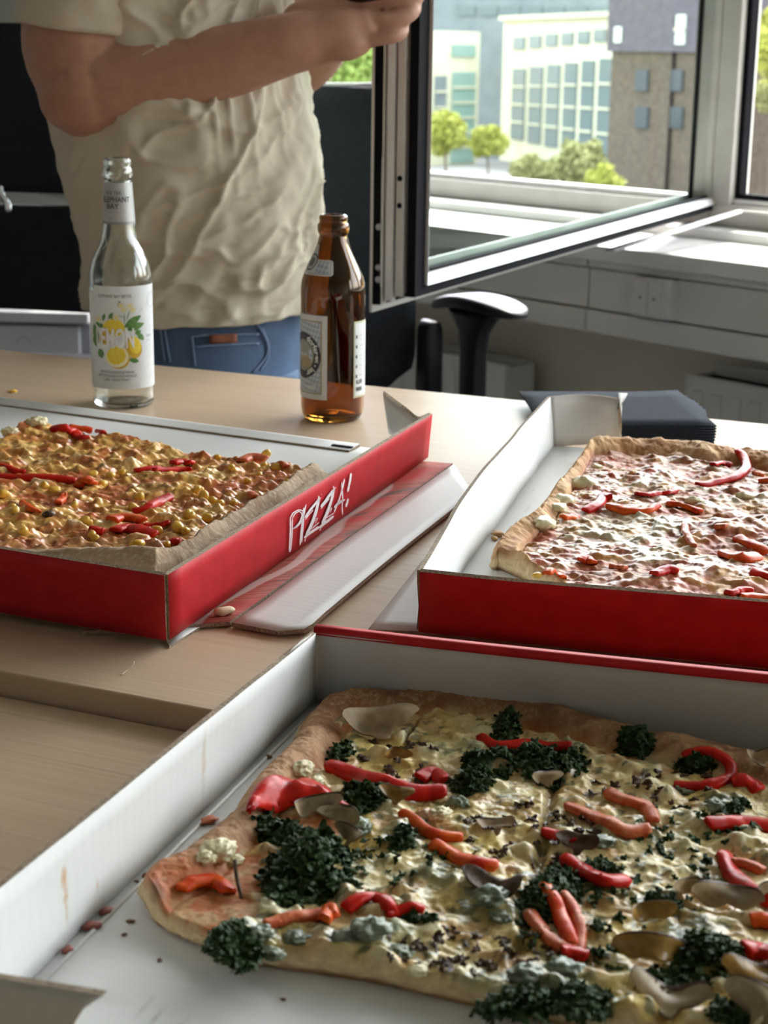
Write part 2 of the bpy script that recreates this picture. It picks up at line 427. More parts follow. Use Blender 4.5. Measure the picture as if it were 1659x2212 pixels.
# window frames
def win_frame(idx, t0, t1, glass=True):
    r = bpy.data.objects.new('window_%d' % idx, None); COL.objects.link(r); r['kind'] = 'structure'; r.location = tuple(W((t0+t1)/2, 0, zfr))
    fw_ = .058; b = zfr-.055; oo0, oo1 = -.045, .016
    wbox('bottom_rail', t0, t1, oo0, oo1, b, zfr-.012, M['frame'], r, bev=.003)
    wbox('bottom_bead', t0+fw_*.8, t1-fw_*.8, oo0+.012, oo1-.008, zfr-.012, zfr, M['framebright'], r, bev=.002)
    wbox('top_rail', t0, t1, oo0, oo1, LINT-.05, LINT, M['frame'], r, bev=.003)
    wbox('stile', t0, t0+fw_*.8, oo0, oo1, zfr-.012, LINT-.05, M['frame'], r, bev=.003)
    wbox('stile', t1-fw_*.8, t1, oo0, oo1, zfr-.012, LINT-.05, M['frame'], r, bev=.003)
    if glass:
        g0, g1 = t0+fw_*.8, t1-fw_*.8
        for (a, c, d, e) in ((g0, g0+.012, zfr, LINT-.05), (g1-.012, g1, zfr, LINT-.05), (g0, g1, zfr, zfr+.010), (g0, g1, LINT-.06, LINT-.05)):
            wbox('gasket', a, c, -.03, -.008, d, e, M['gasket'], r)
        wbox('glass_pane', g0, g1, -.002, .002, zfr, LINT-.05, M['pane'], r)
    return r
tm0 = wt(1612, 300, 0)[0]
win_frame(1, -1.66, .012, glass=False)
w2 = win_frame(2, .014, 1.57)
win_frame(3, 1.71, 3.29)
win_frame(4, 3.43, 5.09)

# the open sash: a from hinge towards the free edge, c = 0 on the room-side face and + to the outer face
SN = P(896, 643, .05); SN0 = np.array([SN[0], SN[1], 0.])
SA = SN0-WH0; SLEN = float(np.linalg.norm(SA)); SA = SA/SLEN
SCn = np.cross(ZA, SA); SCn = SCn if np.dot(SCn, np.array([-1., 0, 0])) > 0 else -SCn
def S(a, b, c=0.0): return WH0+SA*a+SCn*c+ZA*b
def sa(px, py):
    p = on_plane(px, py, WH0, SCn); return float(np.dot(p-WH0, SA)), float(p[2])
sash = bpy.data.objects.new('window_5', None); COL.objects.link(sash); sash['kind'] = 'structure'; sash.location = tuple(WH0+ZA*(Z0+.05))
sash['label'] = 'open window sash swung into the room with pale frame and black gasket'
def ring(name, a0, a1, b0, b1, wa0, wa1, wb0, wb1, c0, c1, m, ch=0.0):
    """rectangular frame: outer a0..a1 x b0..b1, member widths, depth c0..c1, mitred; ch: inner chamfer"""
    vs, fs = [], []
    out = [(a0, b0), (a1, b0), (a1, b1), (a0, b1)]; inn = [(a0+wa0, b0+wb0), (a1-wa1, b0+wb0), (a1-wa1, b1-wb1), (a0+wa0, b1-wb1)]
    for (c, rng) in ((c0, out), (c0, inn), (c1, out), (c1, inn)):
        for k, (a, b) in enumerate(rng): vs.append(S(a, b, c+(ch if rng is inn and c == c0 else 0)))
    for k in range(4):
        j = (k+1) % 4
        fs += [(k, j, 4+j, 4+k), (8+j, 8+k, 12+k, 12+j), (j, k, 8+k, 8+j), (4+k, 4+j, 12+j, 12+k)]
    return mobj(name, vs, fs, m, sash, smooth=False)
HB, HT = Z0+.05, LINT-.04
a925 = sa(921, 400)[0]; a935 = sa(931, 400)[0]
wst = SLEN-a925
zbl = sa(935, 592)[1]; zbk = sa(930, 612)[1]
ring('room_side_frame', 0, SLEN, HB, HT, .012, wst, zbk-HB, .05, 0.0, .012, M['gasket'])
ring('frame_core', .004, SLEN-.006, HB+.004, HT-.004, .02, wst-.004, zbk-HB-.004, .06, .012, .052, M['frame'])
ring('outer_lip', -.004, SLEN+.005, HB-.022, HT+.02, .03, .045, .05, .06, .0565, .060, M['frame'])
ring('outer_gasket', .0, SLEN+.004, HB-.012, HT+.01, .03, .03, .03, .05, .0475, .0565, M['gasket'])
ring('glazing_bead', .012, SLEN-wst, zbk, HT-.05, .012, a925-a935, zbl-zbk, .02, -.005, .018, M['framebright'], ch=.006)
ring('pane_seal', .022, SLEN-wst-(a925-a935), zbl, HT-.07, .010, .003, .004, .004, .014, .022, M['gasket'])
g = mobj('glass_pane', [S(.03, zbl, .018), S(a935, zbl, .018), S(a935, HT-.07, .018), S(.03, HT-.07, .018),
                        S(.03, zbl, .022), S(a935, zbl, .022), S(a935, HT-.07, .022), S(.03, HT-.07, .022)],
         [(0, 1, 2, 3), (7, 6, 5, 4), (0, 4, 5, 1), (1, 5, 6, 2), (2, 6, 7, 3), (3, 7, 4, 0)], M['sashpane'], sash, smooth=False)
# free edge hardware: ribs and lock bar standing on the edge face
EA = SLEN
def ebox(name, c0, c1, a0, a1, b0, b1, m, bev=.0008): # on the free edge
    return box(name, S((a0+a1)/2, (b0+b1)/2, (c0+c1)/2), (abs(a1-a0), abs(b1-b0), abs(c1-c0)), m, sash, bev=bev, axes=(SA, ZA, SCn))
ebox('edge_rib', .016, .026, EA-.006, EA+.004, HB, HT, M['frame'])
ebox('edge_rib', .029, .039, EA-.006, EA+.006, HB-.006, HT, M['framebright'])
ebox('edge_rib', .0415, .0435, EA-.006, EA+.008, HB-.01, HT, M['frame'])
ebox('lock_bar', .044, .0515, EA-.006, EA+.002, HB+.01, HB+.17, M['chrome'])
for zz in (.02, .035, .085):
    o = lathe('lock_bolt', [(.0001, 0), (.0042, 0), (.0042, .006), (.003, .008), (.0001, .008)], M['steel'], (0, 0, 0), sash, n=12)
    o.matrix_parent_inverse = Matrix.Identity(4)
    p = S(EA+.002, HB+zz, .047)-np.array(sash.location); o.matrix_local = Matrix.Translation(Vector(p)) @ Vector(SA).to_track_quat('Z', 'Y').to_matrix().to_4x4()
for zz in (.112, .145):
    o = lathe('drill_hole', [(.0001, 0), (.0035, 0), (.0035, .001), (.0001, .001)], M['gasket'], (0, 0, 0), sash, n=14)
    p = S(EA+.004, HB+zz, .021)-np.array(sash.location); o.matrix_parent_inverse = Matrix.Identity(4)
    o.matrix_local = Matrix.Translation(Vector(p)) @ Vector(SA).to_track_quat('Z', 'Y').to_matrix().to_4x4()
# stay arm from the frame to the sash rail
p1 = W(.10, -.06, zfr-.02); p2 = S(.62, HB-.028, .03)
tube('stay_arm', [p1, (p1+p2)/2, p2], .006, M['framebright'], sash, n=8, flat=(1.8, .5))
tube('stay_arm', [W(.10, -.06, zfr-.02), W(.5, -.055, zfr-.018)], .006, M['framebright'], sash, n=8, flat=(1.8, .5))

# wall switch on the trunking
so_ = -SD+.010
t0, z1_ = wt(1378, 594, so_); t1, z2_ = wt(1455, 694, so_)
zt = wt(1378, 594, so_)[1]; zbm = wt(1378, 680, so_)[1]
sw = thing('light_switch', 'white square double wall switch on the trunking below the sill', 'switch', W((t0+t1)/2, so_, zbm))
wbox('switch_plate', t0, t1, so_-.016, so_+.02, zbm, zt, M['framebright'], sw, bev=.004)
wm = (t1-t0); tc = (t0+t1)/2-.003
for k in (0, 1):
    rk = wbox('rocker', tc-.032+.0325*k, tc-.001+.0325*k, so_-.021, so_-.008, (zbm+zt)/2-.031, (zbm+zt)/2+.031, M['trunk'], sw, bev=.0015)
    wbox('indicator', tc-.0185+.0325*k, tc-.0145+.0325*k, so_-.0218, so_-.019, (zbm+zt)/2-.002, (zbm+zt)/2+.002, M['gasket'], rk)

# radiators below
def radiator(px0, px1, pyt, off, z1, label, slot=False):
    t0 = wt(px0, pyt, off)[0]; t1 = px1 if px1 < 10 else wt(px1, pyt, off)[0]
    zt = wt(px0, pyt, off)[1]
    r = thing('radiator', label, 'radiator', W((t0+t1)/2, off, z1))
    wbox('panel', t0, t1-.0, off, off+.012, z1, zt, M['radiator'], r, bev=.004)
    n = int((t1-t0-.03)/.045)
    for k in range(n):
        wbox('flute', t0+.02+k*.045, t0+.045+k*.045, off-.004, off+.001, z1+.03, zt-.03, M['radiator'], r, bev=.0015)
    wbox('end_cover', t1-.006, t1, off+.012, off+.09, z1+.01, zt-.005, M['radiator'], r, bev=.002)
    wbox('end_cover', t0, t0+.006, off+.012, off+.09, z1+.01, zt-.005, M['radiator'], r, bev=.002)
    wbox('top_grille', t0+.006, t1-.006, off+.012, off+.085, zt-.02, zt-.012, M['gasket'] if slot else M['radiator'], r)
    wbox('rear_panel', t0+.006, t1-.006, off+.085, off+.095, z1+.01, zt+(.012 if slot else -.004), M['radiator'], r, bev=.002)
    wbox('bracket', t0+.1, t0+.13, off+.095, -.121, z1+.05, zt-.06, M['steel'], r); wbox('bracket', t1-.13, t1-.1, off+.095, -.121, z1+.05, zt-.06, M['steel'], r)
    wbox('foot', t0+.15, t0+.18, off+.03, off+.06, 0, z1+.03, M['radiator'], r); wbox('foot', t1-.18, t1-.15, off+.03, off+.06, 0, z1+.03, M['radiator'], r)
    return r
radiator(760, 1095, 722, -.25, .12, 'white panel radiator on the wall behind the office chair armrest')
radiator(1480, 3.0, 806, -.25, .12, 'long white radiator below the wall switch with dark open top', slot=True)
# ---------------------------------------------------------------- tables
TA = math.radians(-23.3); TU = np.array([math.cos(TA), math.sin(TA), 0]); TV = np.array([-TU[1], TU[0], 0])
pb = P(500, 804); pf = P(225, 1491)
TW = float(np.dot(pb-pf, TV)); T0 = pf-ZA*Z0
def T(u, v, z=0): return T0+TU*u+TV*v+ZA*z
def table(name, u0, u1, v0, v1, ztop, th, label):
    t = thing(name, label, 'table', T((u0+u1)/2, (v0+v1)/2, 0))
    ax = (TU, TV, ZA)
    box('tabletop', T((u0+u1)/2, (v0+v1)/2, ztop-th/2), (u1-u0, v1-v0, th), M['table'], t, bev=.0012, axes=ax)
    for a in (u0+.06, u1-.06):
        for b in (v0+.06, v1-.06):
            box('leg', T(a, b, (ztop-th)/2), (.045, .045, ztop-th), M['steel'], t, bev=.002, axes=ax)
    for b in (v0+.06, v1-.06):
        box('rail', T((u0+u1)/2, b, ztop-th-.02), (u1-u0-.17, .03, .038), M['steel'], t, axes=ax)
    return t
table('meeting_table', -.95, 1.05, 0, TW, Z0, .025, 'pale oak laminate table carrying both bottles and the two rear pizza boxes')
table('side_table', -1.0, 1.0, -.805, -.003, Z0-.0137, .025, 'lower pale oak table pushed against the front edge of the other')

# ---------------------------------------------------------------- pizza boxes
BH = .046; BT = .003
def wall(name, base, top, parent, out='red', inn='board', side=1, nz=6, nx=14, wav=.0006, seed=1, th=.0028, label=None):
    """upright board; base/top polylines (same length). +n side = outside when side=1"""
    b = smoothpath(base, nx); t = smoothpath(top, nx)
    G = np.array([[b[i]+(t[i]-b[i])*k/(nz-1) for k in range(nz)] for i in range(nx)])
    nrm = np.cross(G[-1, 0]-G[0, 0], ZA); nrm /= np.linalg.norm(nrm)
    ii = np.arange(nx)[:, None]*.35; kk = np.arange(nz)[None, :]*.5
    G += (vnoise2(ii+seed*9.1, kk+seed, 3)*wav)[:, :, None]*nrm
    ms = [M.get(out, out), M.get(inn, inn), M['edge']]
    ms[0] = M[out] if isinstance(out, str) else out; ms[1] = M[inn] if isinstance(inn, str) else inn
    if side < 0: ms = [ms[1], ms[0], ms[2]]
    return sheet(name, G, th, ms, parent, label)
def flat(name, poly, parent, z=.0015, mats=('board', 'boardraw'), n=12, th=.0028, label=None):
    """quad sheet; poly = 4 world corners in order"""
    p = [np.array(q, float) for q in poly]
    G = np.array([[(p[0]*(1-a)+p[1]*a)*(1-b)+(p[3]*(1-a)+p[2]*a)*b for b in np.linspace(0, 1, n)] for a in np.linspace(0, 1, n)])
    if np.cross(p[1]-p[0], p[3]-p[0])[2] < 0: mats = (mats[1], mats[0])
    return sheet(name, G, th, [M[m] if isinstance(m, str) else m for m in mats]+[M['edge']], parent, label)
def up(p, h): return np.array(p)+ZA*h
def at(p, z): q = np.array(p, float).copy(); q[2] = Z0+z; return q

# box 1 (left)
A1 = at(P(363, 1400), .0055); B1 = at(P(922, 1000), .0055)
d1 = (B1-A1)/np.linalg.norm(B1-A1); f1 = np.array([math.cos(math.radians(156.9)), math.sin(math.radians(156.9)), 0])
C1 = A1+f1*.52; fb1 = P(0, 868)-P(810, 970); fb1 = fb1/np.linalg.norm(fb1); D1 = B1+fb1*.52
b1 = thing('pizza_box', 'open red pizza box with PIZZA! lettering, standing left in front of the bottles', 'pizza box', at(A1, 0), 'open pizza boxes')
flat('base', [A1, B1, D1, C1], b1, n=20)
TA1, TB1 = P(357, 1240, BH+.0055), P(930, 893, .0505)
wall('side_wall', [A1, (A1+B1)/2, B1], [TA1, (TA1+TB1)/2, TB1], b1, side=1, nx=30, seed=2, wav=.0003)
fw_ = wall('front_wall', [A1, A1+f1*.26, C1], [P(357, 1240, BH+.0055), P(178, 1211, .0515), C1+ZA*.046], b1, side=-1, nx=30, seed=3)
wall('left_wall', [C1, (C1+D1)/2, D1], [C1+ZA*.046, (C1+D1)/2+ZA*.046, D1+ZA*.046], b1, side=-1, seed=4)
# folded strip at the back of the base, with a slot
q0 = P(0, 866, .007); q1 = P(775, 968, .007); dv = np.cross(ZA, (q1-q0)/np.linalg.norm(q1-q0))
dv = dv if dv[1] > 0 else -dv
flat('back_strip', [q0-dv*.018, q1-dv*.018, q1+dv*.002+ZA*.002, q0+dv*.002+ZA*.002], b1, n=10)
sl_ = P(742, 963, .0095); du_ = (q1-q0)/np.linalg.norm(q1-q0)
box('tuck_slot', sl_-dv*.002, (.020, .004, .0012), M['gasket'], b1, axes=(du_, dv, ZA), label='small dark tuck slot')
# torn corner tab at the far end
tb = [B1, B1+np.array([-.012, .006, .002]), B1+np.array([-.024, .018, .010]), P(840, 932, .026)]
tt = [P(930, 893, .0505), P(902, 902, .050), P(872, 880, .058), P(828, 847, .073)]
wall('corner_tab', tb, tt, b1, out='boardraw', inn='board', side=1, nx=14, wav=.001, seed=6)
# lid folded under the box: printed strip and pale strip
def m_print():
    m = mat('wood plank print', (.3, .06, .04), .7, spec=.15); N = NT(m); uv = N.coord('UV')
    mp = N.n('ShaderNodeMapping'); mp.inputs['Scale'].default_value = (34, 300, 1); mp.inputs['Rotation'].default_value = (0, 0, .3); N.l(uv, mp.inputs['Vector'])
    mp2 = N.n('ShaderNodeMapping'); mp2.inputs['Scale'].default_value = (300, 30, 1); N.l(uv, mp2.inputs['Vector'])
    f = N.noise(mp2.outputs[0], 1, 5, .6, .5)
    c = N.ramp(f, [(.3, (.10, .03, .025)), (.48, (.32, .07, .05)), (.62, (.42, .12, .08)), (.75, (.25, .06, .045))])
    f2 = N.noise(uv, 13, 3); c = N.mix(N.ramp(f2, [(.5, (0, 0, 0)), (.6, (1, 1, 1))]), c, (.40, .035, .03))
    f3 = N.noise(uv, 9, 2, .5, 2.5); c = N.mix(N.ramp(f3, [(.60, (0, 0, 0)), (.64, (.9, .9, .9))]), c, (.10, .07, .06))
    wv = N.n('ShaderNodeTexWave', wave_type='RINGS'); wv.inputs['Scale'].default_value = 3.2; wv.inputs['Distortion'].default_value = 6; N.l(uv, wv.inputs['Vector'])
    c = N.mix(N.ramp(wv.outputs['Fac'], [(.965, (0, 0, 0)), (.985, (.7, .7, .7))]), c, (.55, .42, .38))
    N.color(c); return m
M['print'] = m_print()
L0 = [P(372, 1400), P(640, 1205), P(922, 1003)]
L1 = [P(497, 1347, .003), P(735, 1176, .003), P(978, 1004, .003)]
L2 = [P(500, 1349, .0032), P(738, 1178, .0032), P(980, 1006, .0032)]
L3 = [P(612, 1367, .004), P(662, 1364, .005), P(700, 1330, .006), P(860, 1196, .005), P(1025, 1066, .004)]
def strip2(name, a, b, n, th, mats, z=0):
    a = smoothpath(a, n); b = smoothpath(b, n); k = 6
    G = np.array([[a[i]+(b[i]-a[i])*j/(k-1) for j in range(k)] for i in range(n)])
    G[:, :, 2] = np.maximum(G[:, :, 2], Z0+.0018)
    if np.cross(G[-1, 0]-G[0, 0], G[0, -1]-G[0, 0])[2] < 0: mats = (mats[1], mats[0])
    return sheet(name, G, th, [M[m] for m in mats]+[M['edge']], b1)
L0i = [q-np.cross(d1, ZA)*.06 for q in L0]
o = strip2('lid_print', L0i, L1, 24, .0026, ('print', 'boardraw')); o['label'] = 'folded lid with wood plank print'
L2b = [P(500, 1349, .0032), P(560, 1310, .0032), P(640, 1250, .0032), P(800, 1133, .0032), P(980, 1006, .0032)]
L3 = [P(600, 1368, .003), P(660, 1362, .004), P(705, 1325, .005), P(850, 1204, .005), P(1022, 1068, .004)]
strip2('lid_flap', L2b, L3, 24, .0028, ('board', 'boardraw'))
flat('lid_corner', [P(366, 1398, .001), P(470, 1333, .001), P(430, 1310, .001), P(350, 1370, .001)], b1, n=4, th=.0016)

# PIZZA! lettering on the outer face of the side wall
wn = np.cross(TB1-A1, TA1-B1); wn = wn/np.linalg.norm(wn); WC = (A1+B1+TA1+TB1)/4; wn = wn if wn[0] > 0 else -wn
def Zm(zx, zy): return (600+zx/8.295, 1000+zy/8.295)
STROKES = [([(225, 960), (228, 1200), (208, 1600)], 24), ([(262, 985), (255, 1300), (228, 1600)], 20), ([(225, 1000), (265, 910), (320, 865), (390, 840), (450, 862), (468, 930), (430, 1030), (350, 1120), (270, 1180)], 20),
 ([(255, 1010), (310, 910), (390, 870), (435, 930), (400, 1040), (340, 1120), (265, 1190)], 18), ([(250, 1180), (330, 1150), (420, 1060)], 22),
 ([(508, 742), (478, 880), (452, 1100), (432, 1430)], 26), ([(468, 800), (440, 1050), (400, 1475)], 28),
 ([(492, 985), (570, 860), (650, 760), (745, 640)], 40), ([(492, 1020), (560, 930), (640, 840)], 14), ([(745, 600), (700, 820), (640, 1010), (500, 1330)], 48), ([(728, 590), (745, 700)], 14), ([(772, 615), (735, 700)], 10), ([(786, 558), (782, 575)], 8),
 ([(470, 1345), (600, 1240), (750, 1140)], 44), ([(590, 1190), (745, 1065)], 16), ([(600, 1170), (650, 1060), (715, 985), (672, 1090)], 9), ([(485, 1410), (500, 1330)], 14),
 ([(770, 790), (860, 680), (920, 590), (1010, 470)], 42), ([(770, 825), (850, 730), (930, 640)], 14), ([(1005, 470), (960, 680), (880, 900), (790, 1120)], 50), ([(995, 412), (1020, 510)], 14), ([(1040, 432), (1000, 500)], 12),
 ([(745, 1160), (870, 1060), (1005, 950)], 42), ([(860, 990), (1005, 900)], 16), ([(880, 960), (925, 870), (970, 800), (940, 900)], 9), ([(755, 1215), (775, 1140)], 14),
 ([(1197, 282), (1165, 430), (1120, 600), (1060, 760), (1005, 905)], 24), ([(1147, 345), (1150, 480)], 16), ([(1150, 440), (1165, 640), (1155, 780), (1163, 935)], 20), ([(1010, 805), (1090, 720), (1205, 655)], 34), ([(1080, 720), (1160, 680)], 50),
 ([(1316, 180), (1300, 300), (1275, 420), (1255, 520)], 34), ([(1262, 638), (1248, 700), (1222, 788)], 34)]
vs, fs = [], []
for pts, wd in STROKES:
    q = smoothpath([Zm(*p) for p in pts], 14); tn = np.gradient(q, axis=0); tn /= np.linalg.norm(tn, axis=1)[:, None]; nn = np.stack([-tn[:, 1], tn[:, 0]], 1)
    tt_ = np.linspace(0, 1, 14); wq = wd/8.295/2*np.clip(np.minimum(tt_, 1-tt_)*9+.25, 0, 1)*(1+.18*vnoise2(tt_*9+wd, tt_*0+pts[0][0], 5))
    b = len(vs)
    for i in range(14):
        for s in (-1, 1):
            pp = q[i]+nn[i]*wq[i]*s
            vs.append(on_plane(pp[0], pp[1], WC+wn*.0030, wn))
    fs += [(b+2*i, b+2*i+1, b+2*i+3, b+2*i+2) for i in range(13)]
mobj('lettering', vs, fs, M['letter'], b1, smooth=False, label='white hand-scratched PIZZA! lettering')

# box 2 (right, rear)
A2 = at(P(905, 1376), .0045); B2 = at(P(1193, 976), .0045)
M2 = at(P(1010, 1233), .0045)
f2 = P(1659, 1305, BH)-P(907, 1232, BH); f2 = f2/np.linalg.norm(f2)
C2 = A2+f2*.46; D2 = B2+f2*.46; 
b2 = thing('pizza_box', 'open red pizza box on the right, dark napkins sticking out behind it', 'pizza box', at(A2, 0), 'open pizza boxes')
def base_stains(name, O, U, Vv, items):
    u_ = (U-O)/np.linalg.norm(U-O); v_ = (Vv-O)/np.linalg.norm(Vv-O); m2 = np.array([[u_[0], v_[0]], [u_[1], v_[1]]]); out = []
    for (px, py, ru, rv, c, s) in items:
        q = np.linalg.solve(m2, (P(px, py, .006)-O)[:2]); out.append((q[0], q[1], ru, rv, c, s))
    return m_board(name, (.70, .70, .68), stains=out)
GRS = (.34, .31, .28)
M['base2'] = base_stains('marked board floor', A2, B2, C2, [(1118, 1128, .012, .0035, GRS, .35), (1140, 1098, .014, .0022, GRS, .35), (1098, 1172, .010, .0025, GRS, .3), (1150, 1060, .006, .002, GRS, .4), (1235, 1002, .004, .004, GRS, .6), (1100, 1140, .010, .0015, GRS, .4)])
flat('base', [A2, B2, D2, C2], b2, n=20, mats=('base2', 'boardraw'))
st2 = [(.095, .33, .010, .02, (.25, .24, .23), .35)]
wall('side_wall', [A2, A2+(B2-A2)*.4, A2+(B2-A2)*.75, B2], [P(908, 1232, .0495), P(1012, 1060, .0495), P(1110, 940, .0495), P(1186, 857, .050)], b2, side=-1, nx=30, seed=12, wav=.0012)
wall('front_wall', [A2, (A2+C2)/2, C2], [P(908, 1232, .0495), P(1290, 1268, .0495), C2+ZA*.045], b2, side=1, nx=30, seed=13)
wall('right_wall', [C2, (C2+D2)/2, D2], [C2+ZA*.045, (C2+D2)/2+ZA*.045, D2+ZA*.045], b2, side=1, seed=14)
e2 = at(P(1341, 968), .0045); e2 = B2+(e2-B2)*1.0
wall('corner_tab', [B2, (B2+e2)/2+ZA*.001, e2+ZA*.002, e2+ZA*.0025+f2*.0004], [P(1186, 857, .050), P(1262, 852, .050), P(1336, 862, .0475), P(1337, 880, .042)], b2, out='boardraw', inn='boardraw', side=1, nx=16, wav=.0006, seed=15)
wall('tab_lip', [P(1335, 885, .041), P(1341, 866, .0455)], [P(1336, 851, .050), P(1356, 852, .050)], b2, out='boardraw', inn='boardraw', nx=4, nz=3, wav=0)
flat('lid_flap', [P(795, 1362, .001), P(920, 1203, .001), P(1040, 1196, .001), P(1040, 1372, .001)], b2, n=10, th=.0016, mats=('board', 'boardraw'))

# box 3 (near)
A3 = at(P(676, 1529), .003); e3 = P(228, 2145, .049); fr3 = e3-P(0, 2108, .049); fr3 = fr3/np.linalg.norm(fr3)
g3 = at(P(676, 1529), 0)-at(P(93, 2108), 0); g3 = g3/np.linalg.norm(g3)
# foot of the left wall meets the line of the front tab
mA = np.array([[g3[0], -fr3[0]], [g3[1], -fr3[1]]]); ss = np.linalg.solve(mA, (e3-A3)[:2]); F3 = A3+g3*ss[0]; F3[2] = A3[2]
k3 = P(1659, 1462, .049)-P(684, 1352, .049); k3 = k3/np.linalg.norm(k3)
C3 = A3+k3*.50; E3 = F3+k3*.50
b3 = thing('pizza_box', 'nearest open pizza box, white inside, holding the spinach and red pepper pizza', 'pizza box', at(A3, 0), 'open pizza boxes')
M['base3'] = base_stains('grease spotted board floor', F3, A3, C3, [(700, 2152, .0035, .009, (.62, .42, .22), .5), (640, 2140, .002, .004, (.58, .38, .2), .5), (250, 2085, .006, .010, GRS, .22), (400, 2092, .012, .002, GRS, .5), (360, 2080, .011, .0015, GRS, .5), (330, 2076, .010, .0014, GRS, .4), (730, 2185, .012, .0015, GRS, .35), (480, 1760, .008, .010, (.45, .30, .22), .4), (430, 1795, .010, .003, (.30, .16, .1), .6)])
flat('base', [F3, A3, C3, E3], b3, n=24, mats=('base3', 'boardraw'))
LW = float(np.linalg.norm(A3-F3)); br = (.34, .17, .09)
def uvw(px, py):  # wall-local (u from F3 along the wall, v up) of a pixel
    n_ = np.cross(g3, ZA); p = on_plane(px, py, A3, n_); return float(np.dot(p-F3, g3)), float(p[2]-A3[2])
sts = []
for (px, py, ru, rv, c, s) in ((430, 1640, .0035, .022, (.50, .38, .27), .6), (432, 1760, .010, .004, (.30, .13, .06), .9), (136, 1900, .0030, .010, (.50, .27, .09), .9), (140, 1960, .0022, .010, (.50, .35, .18), .7), (190, 2010, .008, .0022, (.26, .08, .04), 1.0), (238, 1975, .006, .0015, (.25, .08, .05), .9), (205, 1910, .0015, .004, (.50, .33, .2), .6)):
    u, v = uvw(px, py); sts.append((u, v, ru, rv, c, s))
M['board3'] = m_board('stained white board', (.70, .70, .68), stains=sts)
wall('side_wall', [F3, (A3+F3)/2, A3], [F3+ZA*.046+np.cross(ZA, g3)*.004, P(310, 1662, .049), P(676, 1366, .049)], b3, out='red', inn='board3', side=-1, nx=34, seed=22, wav=.0006)
wall('back_wall', [A3+k3*.001, (A3+C3)/2, C3], [P(683, 1360, .0485)-ZA*.0012, P(1170, 1413, .0485)-ZA*.0012, C3+ZA*.0445], b3, out='red', inn='boardraw', side=-1, nx=30, seed=23, wav=.0003, th=.0022)
# red rim: the outer print wraps over the top of the back wall
tr = [P(682, 1354, .049), P(1170, 1408, .049), C3+ZA*.0475+np.cross(ZA, k3)*.0005]
R_ = smoothpath(tr, 24); nb = np.cross(ZA, k3); nb = nb if nb[1] > 0 else -nb
G = np.array([[p-nb*.0034+ZA*(-.0032), p-nb*.0030+ZA*.0004, p+nb*.002+ZA*.0006, p+nb*.0032-ZA*.004] for p in R_])
sheet('rim', G, .0008, [M['red'], M['red'], M['edge']], b3, label='red printed rim of the back wall')
wall('right_wall', [C3, (C3+E3)/2, E3], [C3+ZA*.046, (C3+E3)/2+ZA*.046, E3+ZA*.046], b3, side=1, seed=24)
# front corner tab with concave torn end
tl = float(np.dot(e3-F3, fr3))
G = []
for i in range(18):
    row = []
    for k in range(8):
        h = k/7; ext = tl*(1-.24*math.sin(min(1, (1-h)*1.35)*math.pi/2)**.6)
        row.append(F3+fr3*ext*i/17+ZA*.046*h)
    G.append(row)
sheet('corner_tab', G, .003, [M['boardraw'], M['boardraw'], M['edge']], b3)
# torn paper at the back corner of the left wall
wall('torn_paper', [P(618, 1412, .0495), P(645, 1396, .0485), P(668, 1380, .047)], [P(632, 1398, .051), P(655, 1380, .051), P(672, 1368, .050)], b3, out='board', inn='board', nx=8, nz=3, wav=.0006, th=.0006)
# score line along the foot of the left wall
tube('crease', [F3+g3*.02+fr3*.006+ZA*.0018, A3-g3*.01+fr3*.006+ZA*.0018], .0009, M['board'], b3, n=6)

# crumbs and bits on the box floors and the table
def crumb(px, py, s, colr, label, cat='crumb', z=.0045, name='crumb', grp=None, seed=0):
    bm = bmesh.new(); bmesh.ops.create_icosphere(bm, subdivisions=2, radius=s)
    rnd = random.Random(seed)
    for v in bm.verts: v.co *= 1+rnd.uniform(-.3, .3); v.co.z *= .55; v.co.x *= 1.5
    rz = Matrix.Rotation(rnd.uniform(0, 6), 3, 'Z')
    c = P(px, py, z)+ZA*s*.45
    for v in bm.verts: v.co = rz @ v.co + Vector(c)
    m = M.setdefault('crumb%s' % (colr,), mat('crumb', colr, .6))
    o = frombm(name, bm, m, None, smooth=True); tag(o, label, cat, grp); return o
crumb(27, 848, .0032, (.75, .42, .05), 'yellow corn kernel dropped on the table behind the left box', 'corn', 0, 'corn_kernel', seed=3)
crumb(487, 1327, .0045, (.72, .62, .40), 'pale crust scrap on the printed lid by the left box corner', 'crumb', .0045, seed=4)
crumb(1075, 1158, .0035, (.40, .22, .08), 'brown crust crumb on the floor of the right rear box', 'crumb', .0062, seed=5)
crumb(1068, 1166, .0024, (.45, .25, .10), 'smaller crumb beside the brown one in the rear box', 'crumb', .0062, seed=6)
CRL = ['largest dark crumb on the box floor, left of the spinach pizza tip', 'speck beside the largest crumb left of the pizza tip', 'dark speck by the wall crease, level with the pizza tip', 'small speck just below the one level with the pizza tip', 'dark speck below the left tip of the spinach pizza', 'dark speck on the white floor in front of the cut pizza edge', 'dark crumb between box side wall and the brown crust, far up']
for k, (x, y, s) in enumerate(((318, 1893, .0016), (296, 1905, .0008), (282, 1992, .0011), (268, 2020, .0009), (345, 2075, .0008), (612, 2160, .0008), (580, 1636, .0012))):
    crumb(x, y, s, (.16, .07, .035), CRL[k], 'crumb', .0047, grp='tiny crumbs on the nearest box floor', seed=20+k)
o = crumb(452, 1777, .0028, (.52, .16, .08), 'dried red sauce smear at the foot of the box side wall', 'sauce', .0047, 'sauce_smear', seed=31); o.scale = (1, 1, 1)
ONL = ['longest dark red onion scrap in the crease of the nearest box', 'dark red onion scrap at the upper end of the crease scraps', 'dark red onion scrap nearest the grey corner tab']
